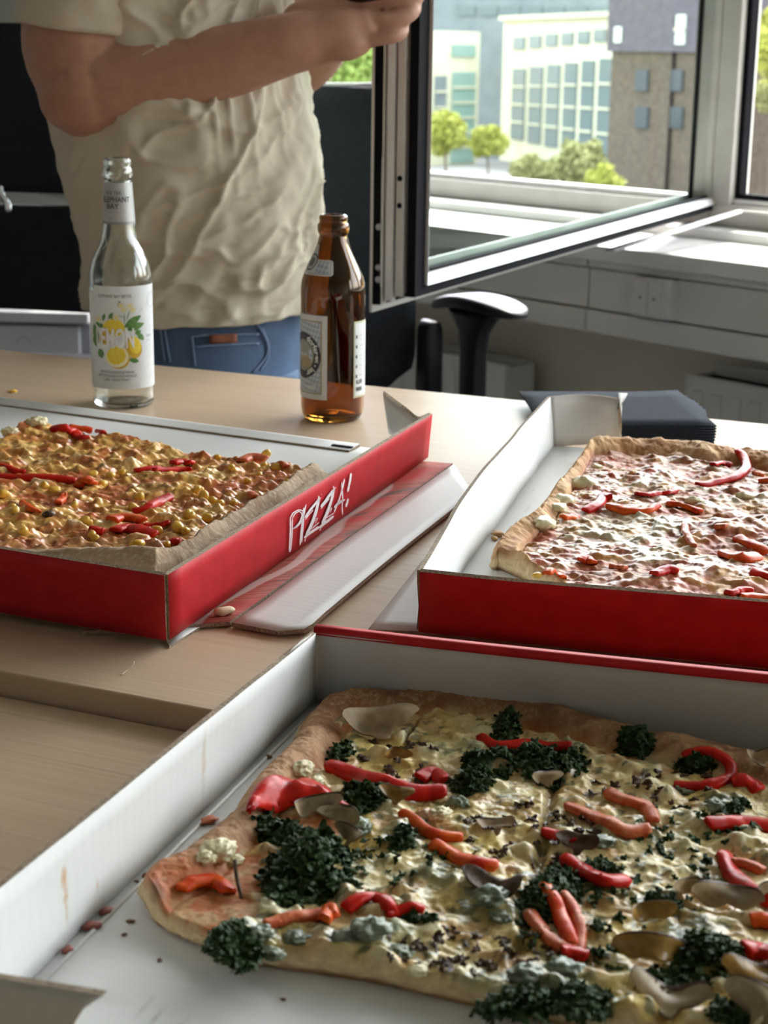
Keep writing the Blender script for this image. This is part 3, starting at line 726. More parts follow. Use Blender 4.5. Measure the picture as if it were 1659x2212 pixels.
for k, (x, y, s) in enumerate(((197, 2005, .0026), (230, 1972, .0022), (146, 2056, .0020))):
    crumb(x, y, s, (.24, .07, .05), ONL[k], 'scrap', .0047, 'onion_scrap', 'scraps in the box crease', seed=40+k)
tag(tube('plant_fibre', smoothpath([P(262, 1458, .001), P(275, 1447, .002), P(286, 1438, .004), P(290, 1428, .006)], 10), .0004, mat('fibre', (.7, .6, .45), .7), None, n=5), 'thin pale fibre lying on the far table near its edge', 'fibre')

# napkins
M['napkin'] = m_noise('dark napkin paper', (.022, .027, .036), (.036, .043, .056), 300, .95, .25, 1500, spec=.12)
nq0 = P(1120, 872, 0); nu = P(1470, 885, 0)-nq0; NL = float(np.linalg.norm(nu)); nu = nu/NL
ndesc = ['lowest', 'second from the bottom', 'third from the bottom', 'fourth from the bottom', 'fourth from the top', 'third from the top', 'second from the top', 'topmost']
for k in range(8):
    an = math.radians(10-1.6*(7-k)); z = .0012+.0016*k
    ca, sa_ = math.cos(an), math.sin(an)
    ux = np.array([nu[0]*ca-nu[1]*sa_, nu[0]*sa_+nu[1]*ca, 0]); vy = np.array([ux[1], -ux[0], 0])
    o0 = nq0+ux*.0035*(7-k)
    G = np.array([[o0+ux*NL*a+vy*NL*b+ZA*(z+.0016*max(0, a-.75)*4*(.4+.2*(k % 4))*(1-b)) for b in np.linspace(0, 1, 6)] for a in np.linspace(0, 1, 12)])
    o = sheet('paper_napkin', G, .0011, [M['napkin']]*3)
    tag(o, 'dark blue grey paper napkin, %s in the fan behind the right box' % ndesc[k], 'napkin', 'fanned dark paper napkins')
# ---------------------------------------------------------------- bottles
def m_clear(name, col, ior=1.5, rough=0.0):
    m = mat(name, col, rough, trans=1.0, ior=ior); return m
M['clear'] = m_clear('clear bottle glass', (.955, .985, .965))
M['amber'] = m_clear('amber bottle glass', (.40, .185, .030))
M['paper'] = m_noise('white label paper', (.66, .68, .68), (.72, .74, .74), 120, .5)
M['silver'] = mat('silver grey label', (.42, .42, .41), .4, .2)
INK = mat('black ink', (.05, .05, .055), .5); WHT = mat('white ink', (.80, .80, .79), .5)
YEL = m_noise('lemon yellow ink', (.78, .56, .03), (.85, .68, .08), 300, .5); YEL2 = mat('lemon pulp ink', (.82, .70, .12), .5)
ORG = mat('deep lemon ink', (.62, .38, .03), .5); LPEEL = mat('pale pith ink', (.85, .80, .52), .5)
GRN = m_noise('leaf green ink', (.06, .16, .04), (.14, .28, .07), 300, .5); CRM = mat('blossom ink', (.72, .68, .48), .5)
def interp_prof(prof, n_sub=3):
    pr = []
    for i in range(len(prof)-1): 
        for k in range(n_sub): 
            t = k/n_sub; pr.append((prof[i][0]*(1-t)+prof[i+1][0]*t, prof[i][1]*(1-t)+prof[i+1][1]*t))
    return pr+[prof[-1]]
def bottle_glass(name, outer, base_c, m, parent, wallt=.0028, bot=.005):
    o = smoothpath([(r, z) for r, z in outer], 110)
    r_, z_ = o[:, 0], o[:, 1]
    inner = [(max(r-wallt, .0005), z) for r, z in zip(r_, z_) if z > bot]
    prof = [(.0001, .0022), (.012, .0016)]+[(float(r), float(z)) for r, z in zip(r_, z_)]+inner[::-1]+[(inner[0][0]*.7, bot-.0003), (.0001, bot+.002)]
    return lathe(name, prof, m, base_c, parent, n=72)
_PC = {}
def prof_r(outer, z):
    k = id(outer)
    if k not in _PC:
        o = smoothpath(outer, 400); _PC[k] = ([float(a) for a in o[:, 0]], [float(a) for a in o[:, 1]])
    r_, z_ = _PC[k]; i = bisect.bisect_left(z_, z); i = min(max(i, 1), len(z_)-1)
    t = min(max((z-z_[i-1])/(z_[i]-z_[i-1]+1e-12), 0), 1); return r_[i-1]+(r_[i]-r_[i-1])*t
def cyl(c, phi0, R, x, z):
    """wrap: x metres along the surface from phi0 (0 faces the camera), z height"""
    a = phi0+x/R; return (c[0]+R*math.sin(a), c[1]-R*math.cos(a), c[2]+z)
def label_patch(name, c, outer, phi0, phi1, z0, z1, m, parent, off=.0003, nx=40, nz=8, label=None, cornr=0.0, zf=None):
    vs, fs = [], []
    for i in range(nx+1):
        for k in range(nz+1):
            s = i/nx; a = phi0+(phi1-phi0)*s; lo, hi = (z0, z1) if zf is None else zf(s)
            z = lo+(hi-lo)*k/nz; R = prof_r(outer, z)+off
            vs.append((c[0]+R*math.sin(a), c[1]-R*math.cos(a), c[2]+z))
    for i in range(nx):
        for k in range(nz):
            a = i*(nz+1)+k; fs.append((a, a+nz+1, a+nz+2, a+1))
    return mobj(name, vs, fs, m, parent, True, label=label)
def shape(name, c, outer, phi0, zc, pts, m, parent, off, label=None):
    """flat printed shape: pts (x,z) metres wrapped round; fan from its centroid with rings"""
    p = np.array(pts); ce = p.mean(0); vs, fs = [], []; n = len(p)
    for q in (0.0, .5, 1.0):
        for v in p:
            w_ = ce+(v-ce)*q; z = zc+w_[1]; R = prof_r(outer, z)+off
            vs.append((c[0]+R*math.sin(phi0+w_[0]/R), c[1]-R*math.cos(phi0+w_[0]/R), c[2]+z))
    for r in (0, 1):
        for k in range(n):
            k2 = (k+1) % n; fs.append((r*n+k, r*n+k2, (r+1)*n+k2, (r+1)*n+k))
    return mobj(name, vs, fs, m, parent, True, label=label)
def ell(cx, cz, rx, rz, n=20, rot=0, w=0, seed=0):
    o = []
    for k in range(n):
        t = 2*math.pi*k/n; x = rx*math.cos(t)*(1+w*math.sin(t*3+seed)); z = rz*math.sin(t)
        o.append((cx+x*math.cos(rot)-z*math.sin(rot), cz+x*math.sin(rot)+z*math.cos(rot)))
    return o
def leaf(cx, cz, L, wd, rot, n=8):
    o = []
    for k in range(n+1): t = k/n; o.append((t*L, wd*math.sin(math.pi*t)**.8))
    for k in range(n-1, 0, -1): t = k/n; o.append((t*L, -wd*math.sin(math.pi*t)**.8))
    return [(cx+x*math.cos(rot)-z*math.sin(rot), cz+x*math.sin(rot)+z*math.cos(rot)) for x, z in o]
def text_on(s, size, c, outer, phi0, z, m, parent, off=.0006, xs=1.0, name='lettering', bold=0.0, arc=None, slant=0.0, label=None, rotc=None):
    cu = bpy.data.curves.new('t', 'FONT'); cu.body = s; cu.size = size; cu.align_x = 'CENTER'; cu.align_y = 'CENTER'; cu.offset = bold
    cu.resolution_u = 3
    ob = bpy.data.objects.new('t', cu); COL.objects.link(ob)
    dg = bpy.context.evaluated_depsgraph_get(); me = bpy.data.meshes.new_from_object(ob.evaluated_get(dg))
    bpy.data.objects.remove(ob); bpy.data.curves.remove(cu)
    bm = bmesh.new(); bm.from_mesh(me); bpy.data.meshes.remove(me)
    bmesh.ops.subdivide_edges(bm, edges=[e for e in bm.edges if e.calc_length() > size*.22], cuts=1, use_grid_fill=False)
    for v in bm.verts:
        x, y = v.co.x*xs, v.co.y
        x += slant*y
        if arc:  # (centre dx, centre dz, radius, start angle): text bent round a circle
            R0 = arc[2]+y; th = arc[3]-x/arc[2]; x, zz = arc[0]+R0*math.cos(th), arc[1]+R0*math.sin(th)
        else: zz = y
        zz = z+zz; R = prof_r(outer, zz)+off
        v.co = (c[0]+R*math.sin(phi0+x/R), c[1]-R*math.cos(phi0+x/R), c[2]+zz)
    return frombm(name, bm, m, parent, smooth=True, label=label)

# lemon iced tea bottle
LC = P(268, 872)
LO = [(.0265, .0), (.0293, .0022), (.0302, .006), (.0303, .012), (.0297, .0145), (.0305, .018), (.0305, .030), (.0305, .070), (.0305, .100), (.0305, .112), (.0303, .1145), (.0306, .119), (.0300, .127), (.0278, .136), (.0238, .145), (.0192, .154), (.0168, .163), (.0156, .173), (.0146, .190), (.0133, .211), (.0128, .2125), (.0146, .2145), (.0150, .218), (.0144, .2215), (.0130, .2235), (.0136, .2255), (.0138, .2285), (.0128, .2312), (.0112, .232)]
LO = [(r, z*1.04) for r, z in LO]
lem = thing('lemon_tea_bottle', 'empty clear glass bottle with a lemon label and silver neck label', 'bottle', LC)
bottle_glass('glass', LO, LC, M['clear'], lem)
lb = label_patch('front_label', LC, LO, math.radians(-93), math.radians(92), .0205, .1212, M['paper'], lem, nx=48, nz=10, label='white paper label with lemons',
                 zf=lambda s: (.0205, .1212 if s > .24 else .1165))
nl = label_patch('neck_label', LC, LO, math.radians(-175), math.radians(175), .179, .2185, M['silver'], lem, nx=48, nz=6, label='silver grey neck label')
label_patch('label_band', LC, LO, math.radians(-175), math.radians(175), .179, .1815, mat('darker silver', (.25, .25, .25), .4, .3), nl, off=.0005, nx=48, nz=1)
def LZ(zx, zy):
    """photo crop of the label -> (x,z) on the label around its centre"""
    px = 150+zx/3.813; py = 320+zy/3.813
    r = ray(px, py); best = None
    # intersect with the cylinder R=30.5 mm
    o = CAM[:2]-LC[:2]; d = r[:2]; a = d@d; b = 2*o@d; cc = o@o-.0305**2; dis = max(b*b-4*a*cc, 0)
    t = (-b-math.sqrt(dis))/(2*a); p = CAM+r*t
    return math.atan2(p[0]-LC[0], -(p[1]-LC[1]))*.0305, p[2]-LC[2]
def lsh(name, pts, m, off, par=lb): return shape(name, LC, LO, 0, 0, [LZ(*p) for p in pts], m, par, off)
def lleaf(x0, y0, x1, y1, wd, m=None):
    L = math.hypot(x1-x0, y1-y0); rot = math.atan2(y1-y0, x1-x0); lsh('leaf_print', leaf(x0, y0, L, wd, rot), m or GRN, .0005)
for a in ((205, 1440, 235, 1620, 22), (200, 1545, 235, 1640, 18), (250, 1650, 270, 1730, 24), (275, 1425, 290, 1360, 14), (320, 1405, 360, 1355, 16), (450, 1480, 590, 1375, 30), (470, 1500, 615, 1440, 30),
          (540, 1530, 590, 1500, 22), (560, 1520, 612, 1580, 22), (490, 1740, 575, 1755, 22), (415, 1320, 410, 1258, 14), (215, 1430, 300, 1490, 18), (330, 1370, 370, 1420, 12)): lleaf(*a)
for a in ((455, 1450, 452, 1360, 4), (470, 1420, 500, 1330, 4), (450, 1400, 400, 1370, 3), (240, 1450, 260, 1400, 3)): lleaf(*a)
lsh('lemon_print', ell(365, 1480, 92, 72, rot=.1), YEL, .0006)
lsh('lemon_print', ell(530, 1640, 66, 92, rot=-.25), ORG, .0006); lsh('lemon_print', ell(540, 1620, 50, 72, rot=-.25), YEL, .0007)
lsh('lemon_print', ell(300, 1560, 50, 60), ORG, .0006)
lsh('lemon_print', ell(410, 1730, 90, 88), ORG, .0008); lsh('pith_print', ell(395, 1718, 94, 88), LPEEL, .0009); lsh('pulp_print', ell(388, 1708, 78, 74), YEL, .0010)
for k in range(8):
    t = k*math.pi/4+.2; lleaf_pts = leaf(388+8*math.cos(t), 1708+8*math.sin(t), 60, 3, t); lsh('pulp_print', lleaf_pts, YEL2, .0011)
for (x, y) in ((425, 1300), (500, 1300), (445, 1330), (385, 1395), (240, 1410), (520, 1330)):
    for k in range(5):
        t = k*1.257+x; lsh('blossom_print', leaf(x, y, 34, 10, t), CRM, .0008)
    lsh('blossom_print', ell(x, y, 8, 8, 8), YEL, .0009)
x0, z0 = LZ(215, 1560); x1, z1 = LZ(560, 1570); zc_ = LZ(390, 1575)[1]
text_on('LEMON', .0265, LC, LO, (x0+x1)/2/.0305, zc_, WHT, lb, .0017, xs=.46, bold=.0006)
zt_ = LZ(365, 1222)[1]; xt_ = LZ(365, 1222)[0]
text_on('ELEPHANT BAY EISTEE', .0042, LC, LO, xt_/.0305, zt_, INK, lb, .0005, xs=.82)
for k, s in enumerate(('ERFRISCHUNGSGETRÄNK', 'MIT ZITRONEN-GESCHMACK', 'UND TEE-EXTRAKT')):
    x_, z_ = LZ(390, 1848+31*k); text_on(s, .0038, LC, LO, x_/.0305, z_, INK, lb, .0005, xs=.80)
x_, z_ = LZ(650, 1542); text_on('TASTE', .003, LC, LO, x_/.0305, z_, INK, lb, .0005)
text_on('-----', .003, LC, LO, x_/.0305, z_-.004, INK, lb, .0005)
# ring and the thin arc printed on the right of the label
xr, zr = LZ(662, 1245)
def ring_print(xc, zc, r0, r1, m, par, C=LC, O=LO, off=.0005, a0=0, a1=2*math.pi, n=40, phi=0, name='ring_print'):
    vs, fs = [], []
    for k in range(n+1):
        t = a0+(a1-a0)*k/n
        for r in (r0, (r0+r1)/2, r1):
            x, z = xc+r*math.cos(t), zc+r*math.sin(t); R = prof_r(O, z)+off; vs.append((C[0]+R*math.sin(phi+x/R), C[1]-R*math.cos(phi+x/R), C[2]+z))
    for k in range(n):
        for j in (0, 1): fs.append((3*k+j, 3*k+3+j, 3*k+4+j, 3*k+1+j))
    return mobj(name, vs, fs, m, par, True)
GRY = mat('pale grey ink', (.45, .45, .50), .5)
ring_print(xr+.002, zr, .0070, .0076, GRY, lb); ring_print(xr+.002, zr, .0002, .0006, GRY, lb)
lsh('stroke_print', leaf(565, 1365, 80, 2, -.95), GRY, .0005); lsh('stroke_print', leaf(205, 1780, 80, 2, -1.0), GRY, .0005)
# neck lettering
zn = lambda zy: (872-(320+zy/3.813))*.4475/1000*1.01
text_on('· ICE TEA ·', .0046, LC, LO, math.radians(-9), .2085, INK, nl, .0006, xs=.95)
text_on('ELEPHANT', .0072, LC, LO, math.radians(-3), .2022, INK, nl, .0006, xs=.86, bold=.0001)
text_on('BAY', .0072, LC, LO, math.radians(-14), .1960, INK, nl, .0006, xs=.95, bold=.0001)
text_on('--------- ----', .0030, LC, LO, math.radians(-12), .1910, INK, nl, .0006, xs=.9)
text_on('1.0', .003, LC, LO, math.radians(-22), .1845, INK, nl, .0006)

# amber beer bottle
BC = P(718, 903)
BO = [(.0235, 0), (.0262, .0012), (.0290, .0055), (.0303, .012), (.0306, .020), (.0306, .060), (.0306, .100), (.0306, .114), (.0306, .122), (.0302, .130), (.0288, .1365), (.0262, .143), (.0228, .150), (.0190, .158), (.0158, .166), (.0136, .1745), (.0131, .1762), (.0146, .1785), (.0151, .1825), (.0147, .1860), (.0132, .1880), (.0130, .1892), (.0134, .1900), (.0135, .1930), (.0124, .1948), (.0108, .1950)]
beer = thing('beer_bottle', 'brown glass beer bottle with white and blue lozenge label standing by the box tab', 'bottle', BC)
bottle_glass('glass', BO, BC, M['amber'], beer, wallt=.0026)
def m_lozenge():
    m = mat('lozenge print', (.6, .65, .7), .5); N = NT(m); g = N.n('ShaderNodeTexCoord'); s = N.n('ShaderNodeSeparateXYZ'); N.l(g.outputs['UV'], s.inputs[0])
    a = N.math('ADD', N.math('MULTIPLY', s.outputs[0], 900), N.math('MULTIPLY', s.outputs[1], 420)); b = N.math('SUBTRACT', N.math('MULTIPLY', s.outputs[0], 700), N.math('MULTIPLY', s.outputs[1], 900))
    f = N.math('MULTIPLY', N.math('GREATER_THAN', N.math('SINE', a), 0), 1); h = N.math('GREATER_THAN', N.math('SINE', b), 0)
    x = N.math('ABSOLUTE', N.math('SUBTRACT', f, h)); N.color(N.mix(x, (.60, .63, .66), (.33, .42, .54))); return m
M['loz'] = m_lozenge()
def patch_uv(o, R, nx, nz, w_, h_):
    me = o.data; ul = me.uv_layers.new(name='UVMap'); li = np.zeros(len(me.loops), dtype=np.int32); me.loops.foreach_get('vertex_index', li)
    i = li//(nz+1); k = li % (nz+1); ul.data.foreach_set('uv', np.stack([i/nx*w_, k/nz*h_], 1).reshape(-1).astype(np.float32))
GOLD = mat('gold ink', (.30, .25, .10), .4); GREY = mat('label grey line', (.25, .27, .28), .5)
FL0, FL1, Fz0, Fz1 = math.radians(-112), math.radians(-8), .0235, .1035
fl = label_patch('front_label', BC, BO, FL0, FL1, Fz0, Fz1, M['paper'], beer, nx=44, nz=10, label='white front label with a dark ring emblem')
def framed(par, p0, p1, z0, z1, ins, wd, m, off):
    R = .0306; ia = ins/R; wa = wd/R
    for (a, b, c, d) in ((p0+ia, p1-ia, z0+ins, z0+ins+wd), (p0+ia, p1-ia, z1-ins-wd, z1-ins), (p0+ia, p0+ia+wa, z0+ins, z1-ins), (p1-ia-wa, p1-ia, z0+ins, z1-ins)):
        label_patch('frame_line', BC, BO, a, b, c, d, m, par, off=off, nx=24 if b-a > .2 else 2, nz=4)
lz = label_patch('lozenge_field', BC, BO, FL0+.0065/.0306, FL1-.0065/.0306, Fz0+.0065, Fz1-.0065, M['loz'], fl, off=.0005, nx=40, nz=8); patch_uv(lz, .0306, 40, 8, .045, .067)
framed(fl, FL0, FL1, Fz0, Fz1, .0052, .0009, GOLD, .0006)
# ring emblem centred further round the bottle
ec = math.radians(-60); ez = .0645
DRK = mat('dark emblem ink', (.045, .05, .07), .5)
ring_print(0, ez, .0150, .0222, DRK, fl, BC, BO, .0007, phi=ec, name='emblem_ring'); ring_print(0, ez, .0142, .0150, GOLD, fl, BC, BO, .0007, phi=ec, name='emblem_ring')
shape('emblem_picture', BC, BO, ec, ez, ell(0, 0, .0142, .0142, 24), m_noise('emblem landscape', (.22, .30, .34), (.38, .36, .22), 260, .5), fl, .0006)
shape('emblem_picture', BC, BO, ec, ez, ell(.003, -.006, .0085, .006, 20), mat('emblem tan', (.42, .34, .20), .5), fl, .0007)
text_on('dorfer', .0078, BC, BO, ec, ez, WHT, fl, .0010, arc=(0, 0, .0183, math.radians(38)), bold=.0002)
text_on('les', .0078, BC, BO, ec, ez, WHT, fl, .0010, arc=(0, 0, .0183, math.radians(-52)), bold=.0002)
# small lion and dots on the ring
for (a, s) in ((12, .0010), (-28, .0010), (-68, .0009)):
    t = math.radians(a); shape('dot_print', BC, BO, ec, ez, ell(.0186*math.cos(t), .0186*math.sin(t), s, s, 8), WHT, fl, .0010)
lion = [(-.0012, .004), (.0006, .0044), (.0014, .0034), (.0008, .0026), (.0022, .0020), (.0008, .0014), (.0010, 0), (.0024, -.0010), (.0010, -.0014), (.0018, -.0036), (.0004, -.0040), (-.0002, -.0016), (-.0014, -.0036), (-.0026, -.0034), (-.0014, -.0008), (-.0016, .0010), (-.0028, .0016), (-.0012, .0022)]
t = math.radians(-8); shape('lion_print', BC, BO, ec, ez, [(.0186*math.cos(t)+x*.9, .0186*math.sin(t)+z*.9) for x, z in lion], WHT, fl, .0010)
shape('banner_print', BC, BO, ec, .0345, [(-.02, .003), (.016, .003), (.018, .0005), (.015, -.003), (-.02, -.003)], M['paper'], fl, .0008)
text_on('-------', .0036, BC, BO, ec+.1, .0345, GREY, fl, .0010)
# back label
K0, K1 = math.radians(42), math.radians(125)
bl = label_patch('back_label', BC, BO, K0, K1, .0245, .0975, mat('cream label border', (.55, .54, .36), .5), beer, nx=30, nz=8, label='narrow back label with small print')
bi = label_patch('label_field', BC, BO, K0+.0016/.0306, K1-.0016/.0306, .0265, .0955, M['paper'], bl, off=.0005, nx=28, nz=8)
for k in range(5):
    z = .083-.0095*k; shape('icon_print', BC, BO, K0+.11, z, ell(0, 0, .0011, .0019, 8), INK, bl, .0007)
    text_on('------', .0034, BC, BO, K0+.33, z+.001, INK, bl, .0007); text_on('-----', .0028, BC, BO, K0+.33, z-.0025, INK, bl, .0007)
text_on('0,33l', .005, BC, BO, K0+.25, .0395, INK, bl, .0007, bold=.0002); text_on('BIER', .005, BC, BO, K0+.25, .0325, INK, bl, .0007, bold=.0002)
# neck label: banner plus oval
nb_ = label_patch('neck_label', BC, BO, math.radians(-100), math.radians(2), .140, .1545, M['paper'], beer, nx=34, nz=6, label='white neck label with rounded end',
                  zf=lambda s: (.1405+.0016*max(0, (s-.93)/.07)**2, .1545-.0016*max(0, (s-.93)/.07)**2+.0135*math.exp(-((s-.32)/.20)**4)))
lf = label_patch('lozenge_field', BC, BO, math.radians(-38), math.radians(-8), .1425, .1525, M['loz'], nb_, off=.0006, nx=14, nz=4); patch_uv(lf, .02, 14, 4, .012, .010)
label_patch('frame_line', BC, BO, math.radians(-60), math.radians(-3), .1418, .1422, GREY, nb_, off=.0006, nx=14, nz=1); label_patch('frame_line', BC, BO, math.radians(-36), math.radians(-3), .1530, .1534, GREY, nb_, off=.0006, nx=14, nz=1)
label_patch('frame_line', BC, BO, math.radians(-4.2), math.radians(-3), .1418, .1534, GREY, nb_, off=.0006, nx=2, nz=3)
ring_print(0, .152, .0062, .0078, mat('emblem grey ink', (.12, .13, .13), .5), nb_, BC, BO, .0007, phi=math.radians(-60)); ring_print(0, .152, .0001, .0045, mat('emblem mid grey', (.2, .21, .2), .5), nb_, BC, BO, .0007, phi=math.radians(-60))
# ---------------------------------------------------------------- pizzas
def m_pizza(name, bumpst=.35):
    m = mat(name, (.5, .4, .2), .4, spec=.5); N = NT(m)
    a = N.n('ShaderNodeAttribute', attribute_name='col'); r = N.n('ShaderNodeAttribute', attribute_name='wet')
    v = N.coord('Object'); n1 = N.noise(v, 420, 4, .6); n2 = N.noise(v, 1500, 3, .6)
    N.b.inputs['Coat Weight'].default_value = .0
    c = N.mix(1.0, a.outputs['Color'], N.ramp(n1, [(.3, (.80, .78, .74)), (.7, (1, 1, 1))]), 'MULTIPLY')
    N.color(c)
    N.rough(N.math('ADD', N.math('SUBTRACT', .80, N.math('MULTIPLY', r.outputs['Fac'], .62)), N.math('MULTIPLY', N.math('SUBTRACT', n1, .5), .22)))
    N.bump(N.math('ADD', n1, N.math('MULTIPLY', n2, .25)), bumpst, .0007)
    N.b.inputs['Subsurface Weight'].default_value = .12; N.b.inputs['Subsurface Radius'].default_value = (1, .6, .3); N.b.inputs['Subsurface Scale'].default_value = .004
    return m
M['pizza'] = m_pizza('baked dough and cheese')
def lerp3(a, b, t): return a*(1-t[..., None])+np.array(b)*t[..., None]
class Pizza:
    """Coons patch between four boundary polylines (XY); s: left->right, t: front->back"""
    def __init__(s, name, label, front, right, back, left, ns, nt_, zbase, fn, group='pizzas in the open boxes'):
        F_, R_, B_, L_ = [smoothpath(q, n)[:, :2] for q, n in ((front, ns), (right, nt_), (back, ns), (left, nt_))]
        # fine irregularity of the outline
        S_, T_ = np.linspace(0, 1, ns), np.linspace(0, 1, nt_)
        SS, TT = np.meshgrid(S_, T_, indexing='ij')
        X = (1-TT)[..., None]*F_[:, None]+TT[..., None]*B_[:, None]+(1-SS)[..., None]*L_[None]+SS[..., None]*R_[None] \
            - ((1-SS)*(1-TT))[..., None]*F_[0]-(SS*(1-TT))[..., None]*F_[-1]-((1-SS)*TT)[..., None]*B_[0]-(SS*TT)[..., None]*B_[-1]
        x, y = X[..., 0], X[..., 1]
        lx = np.linalg.norm(F_[-1]-F_[0]); ly = np.linalg.norm(L_[-1]-L_[0])
        dl, dr, df, db = SS*lx, (1-SS)*lx, TT*ly, (1-TT)*ly
        wob = fbm2(x/.05, y/.05, 3, 77)*.004
        h, col, wet = fn(x, y, dl+wob, dr+wob, df+wob, db+wob)
        s.x, s.y, s.h = x, y, h+zbase+Z0
        top = np.stack([x, y, s.h], -1).reshape(-1, 3)
        col = np.clip(col, 0, 1).reshape(-1, 3); wet = wet.reshape(-1)
        idx = np.arange(ns*nt_).reshape(ns, nt_)
        faces = np.stack([idx[:-1, :-1], idx[1:, :-1], idx[1:, 1:], idx[:-1, 1:]], -1).reshape(-1, 4)
        # side wall rings
        ringi = np.concatenate([idx[:, 0], idx[-1, 1:], idx[-2::-1, -1], idx[0, -2:0:-1]])
        nr = len(ringi); base = top[ringi]; cen = top.mean(0); out = base[:, :2]-np.roll(base[:, :2], 3, 0); out = np.stack([base[:, 0]*0, base[:, 0]*0], 1)
        tg = np.roll(base[:, :2], -6, 0)-np.roll(base[:, :2], 6, 0); out = np.stack([tg[:, 1], -tg[:, 0]], 1); out /= np.linalg.norm(out, axis=1)[:, None]+1e-9
        V = [top]; C = [col]; Wt = [wet]; prev = ringi; off = len(top)
        rows = 7
        crumbc = np.array((.78, .60, .35)); browns = np.array((.30, .14, .055))
        for k in range(1, rows+1):
            q = k/rows; z = base[:, 2]*(1-q)+(Z0+zbase)*q
            ns_ = fbm2(base[:, 0]/.006+k*1.7, base[:, 1]/.006, 3, 5+k)*.0022*math.sin(math.pi*min(q, .95))
            bul = .0022*math.sin(math.pi*q)
            p = np.stack([base[:, 0]+out[:, 0]*(bul+ns_), base[:, 1]+out[:, 1]*(bul+ns_), z], 1)
            V.append(p)
            cc = lerp3(np.tile(crumbc, (nr, 1)), browns, np.full(nr, float(sstep(.72, .95, q))))
            cc = cc*(1+.22*vnoise2(base[:, 0]/.004+k*3, base[:, 1]/.004, 9))[:, None]
            edgemix = np.clip(1-q*2.2, 0, 1); cc = lerp3(cc, 0, np.zeros(nr))*(1-edgemix)+col[ringi]*edgemix if np.isscalar(edgemix) else cc
            C.append(cc); Wt.append(np.full(nr, .1))
            cur = off+np.arange(nr); nxt = np.roll(cur, -1); pn = np.roll(prev, -1)
            faces = np.vstack([faces, np.stack([prev, cur, nxt, pn], 1)])
            prev = cur; off += nr
        V = np.vstack(V); C = np.vstack(C); Wt = np.concatenate(Wt)
        s.root = thing(name, label, 'pizza', (float(cen[0]), float(cen[1]), Z0+zbase), group)
        me = bpy.data.meshes.new('crust_and_cheese'); me.vertices.add(len(V)); me.vertices.foreach_set('co', V.reshape(-1).astype(np.float32))
        nf = len(faces); me.loops.add(nf*4); me.loops.foreach_set('vertex_index', faces.reshape(-1).astype(np.int32))
        me.polygons.add(nf); me.polygons.foreach_set('loop_start', (np.arange(nf)*4).astype(np.int32)); me.polygons.foreach_set('use_smooth', np.ones(nf, bool))
        me.update(calc_edges=True)
        ca = me.attributes.new('col', 'FLOAT_COLOR', 'POINT'); ca.data.foreach_set('color', np.hstack([C, np.ones((len(C), 1))]).reshape(-1).astype(np.float32))
        wa = me.attributes.new('wet', 'FLOAT', 'POINT'); wa.data.foreach_set('value', Wt.astype(np.float32))
        me.materials.append(M['pizza'])
        o = bpy.data.objects.new('crust_and_cheese', me); COL.objects.link(o); put(o, s.root)
        from mathutils.kdtree import KDTree
        kx, ky, s.kh = x[::2, ::2].ravel(), y[::2, ::2].ravel(), s.h[::2, ::2].ravel(); s.kd = KDTree(len(kx))
        for i in range(len(kx)): s.kd.insert((kx[i], ky[i], 0), i)
        s.kd.balance()
    def z(s, x, y):
        return float(s.kh[s.kd.find((x, y, 0))[1]])
    def hit(s, px, py, z0=.016):
        """where the ray through a photo point meets the surface"""
        z = z0
        for _ in range(8):
            p = P(px, py, z); z = .5*z+.5*(s.z(p[0], p[1])-Z0)
        return P(px, py, z)

def m_food(name, c1, c2, rough, scale=200, bump=.2, coat=0.0, sss=.0, spec=.3):
    m = mat(name, c1, rough, coat=coat, spec=spec, sss=0); N = NT(m); v = N.coord('Object')
    f = N.noise(v, scale, 4, .6); N.color(N.ramp(f, [(.3, c1), (.7, c2)])); N.bump(N.noise(v, scale*3, 3), bump, .0006); return m
M['pepper'] = m_food('red pepper skin', (.30, .004, .004), (.64, .022, .009), .30, 90, .35, 0, 0, .16)
M['pepper_o'] = m_food('orange red pepper', (.50, .020, .006), (.70, .13, .016), .30, 110, .35, 0, 0, .16)
M['pepper_b'] = m_food('pepper under cheese', (.50, .05, .018), (.62, .20, .07), .36, 260, .5, 0, 0, .25)
M['spin'] = m_food('dark spinach', (.012, .030, .009), (.045, .085, .022), .55, 300, .6, 0, 0, .2)
M['spin2'] = m_food('spinach with cheese film', (.07, .10, .065), (.26, .29, .20), .32, 180, .5, .1)
M['mush'] = m_food('pale mushroom', (.20, .13, .07), (.46, .36, .22), .5, 80, .3)
M['mush_d'] = m_food('dark mushroom edge', (.035, .018, .010), (.14, .08, .045), .38, 200, .5)
M['mush_a'] = m_food('amber mushroom', (.22, .11, .02), (.40, .24, .06), .30, 160, .3, .2, .1)
M['corn'] = m_food('corn kernel', (.66, .34, .03), (.78, .50, .08), .28, 200, .15, .3, .15)
M['cheeseblob'] = m_food('cheese lump', (.66, .56, .30), (.74, .68, .46), .34, 220, .5, .1, .1)

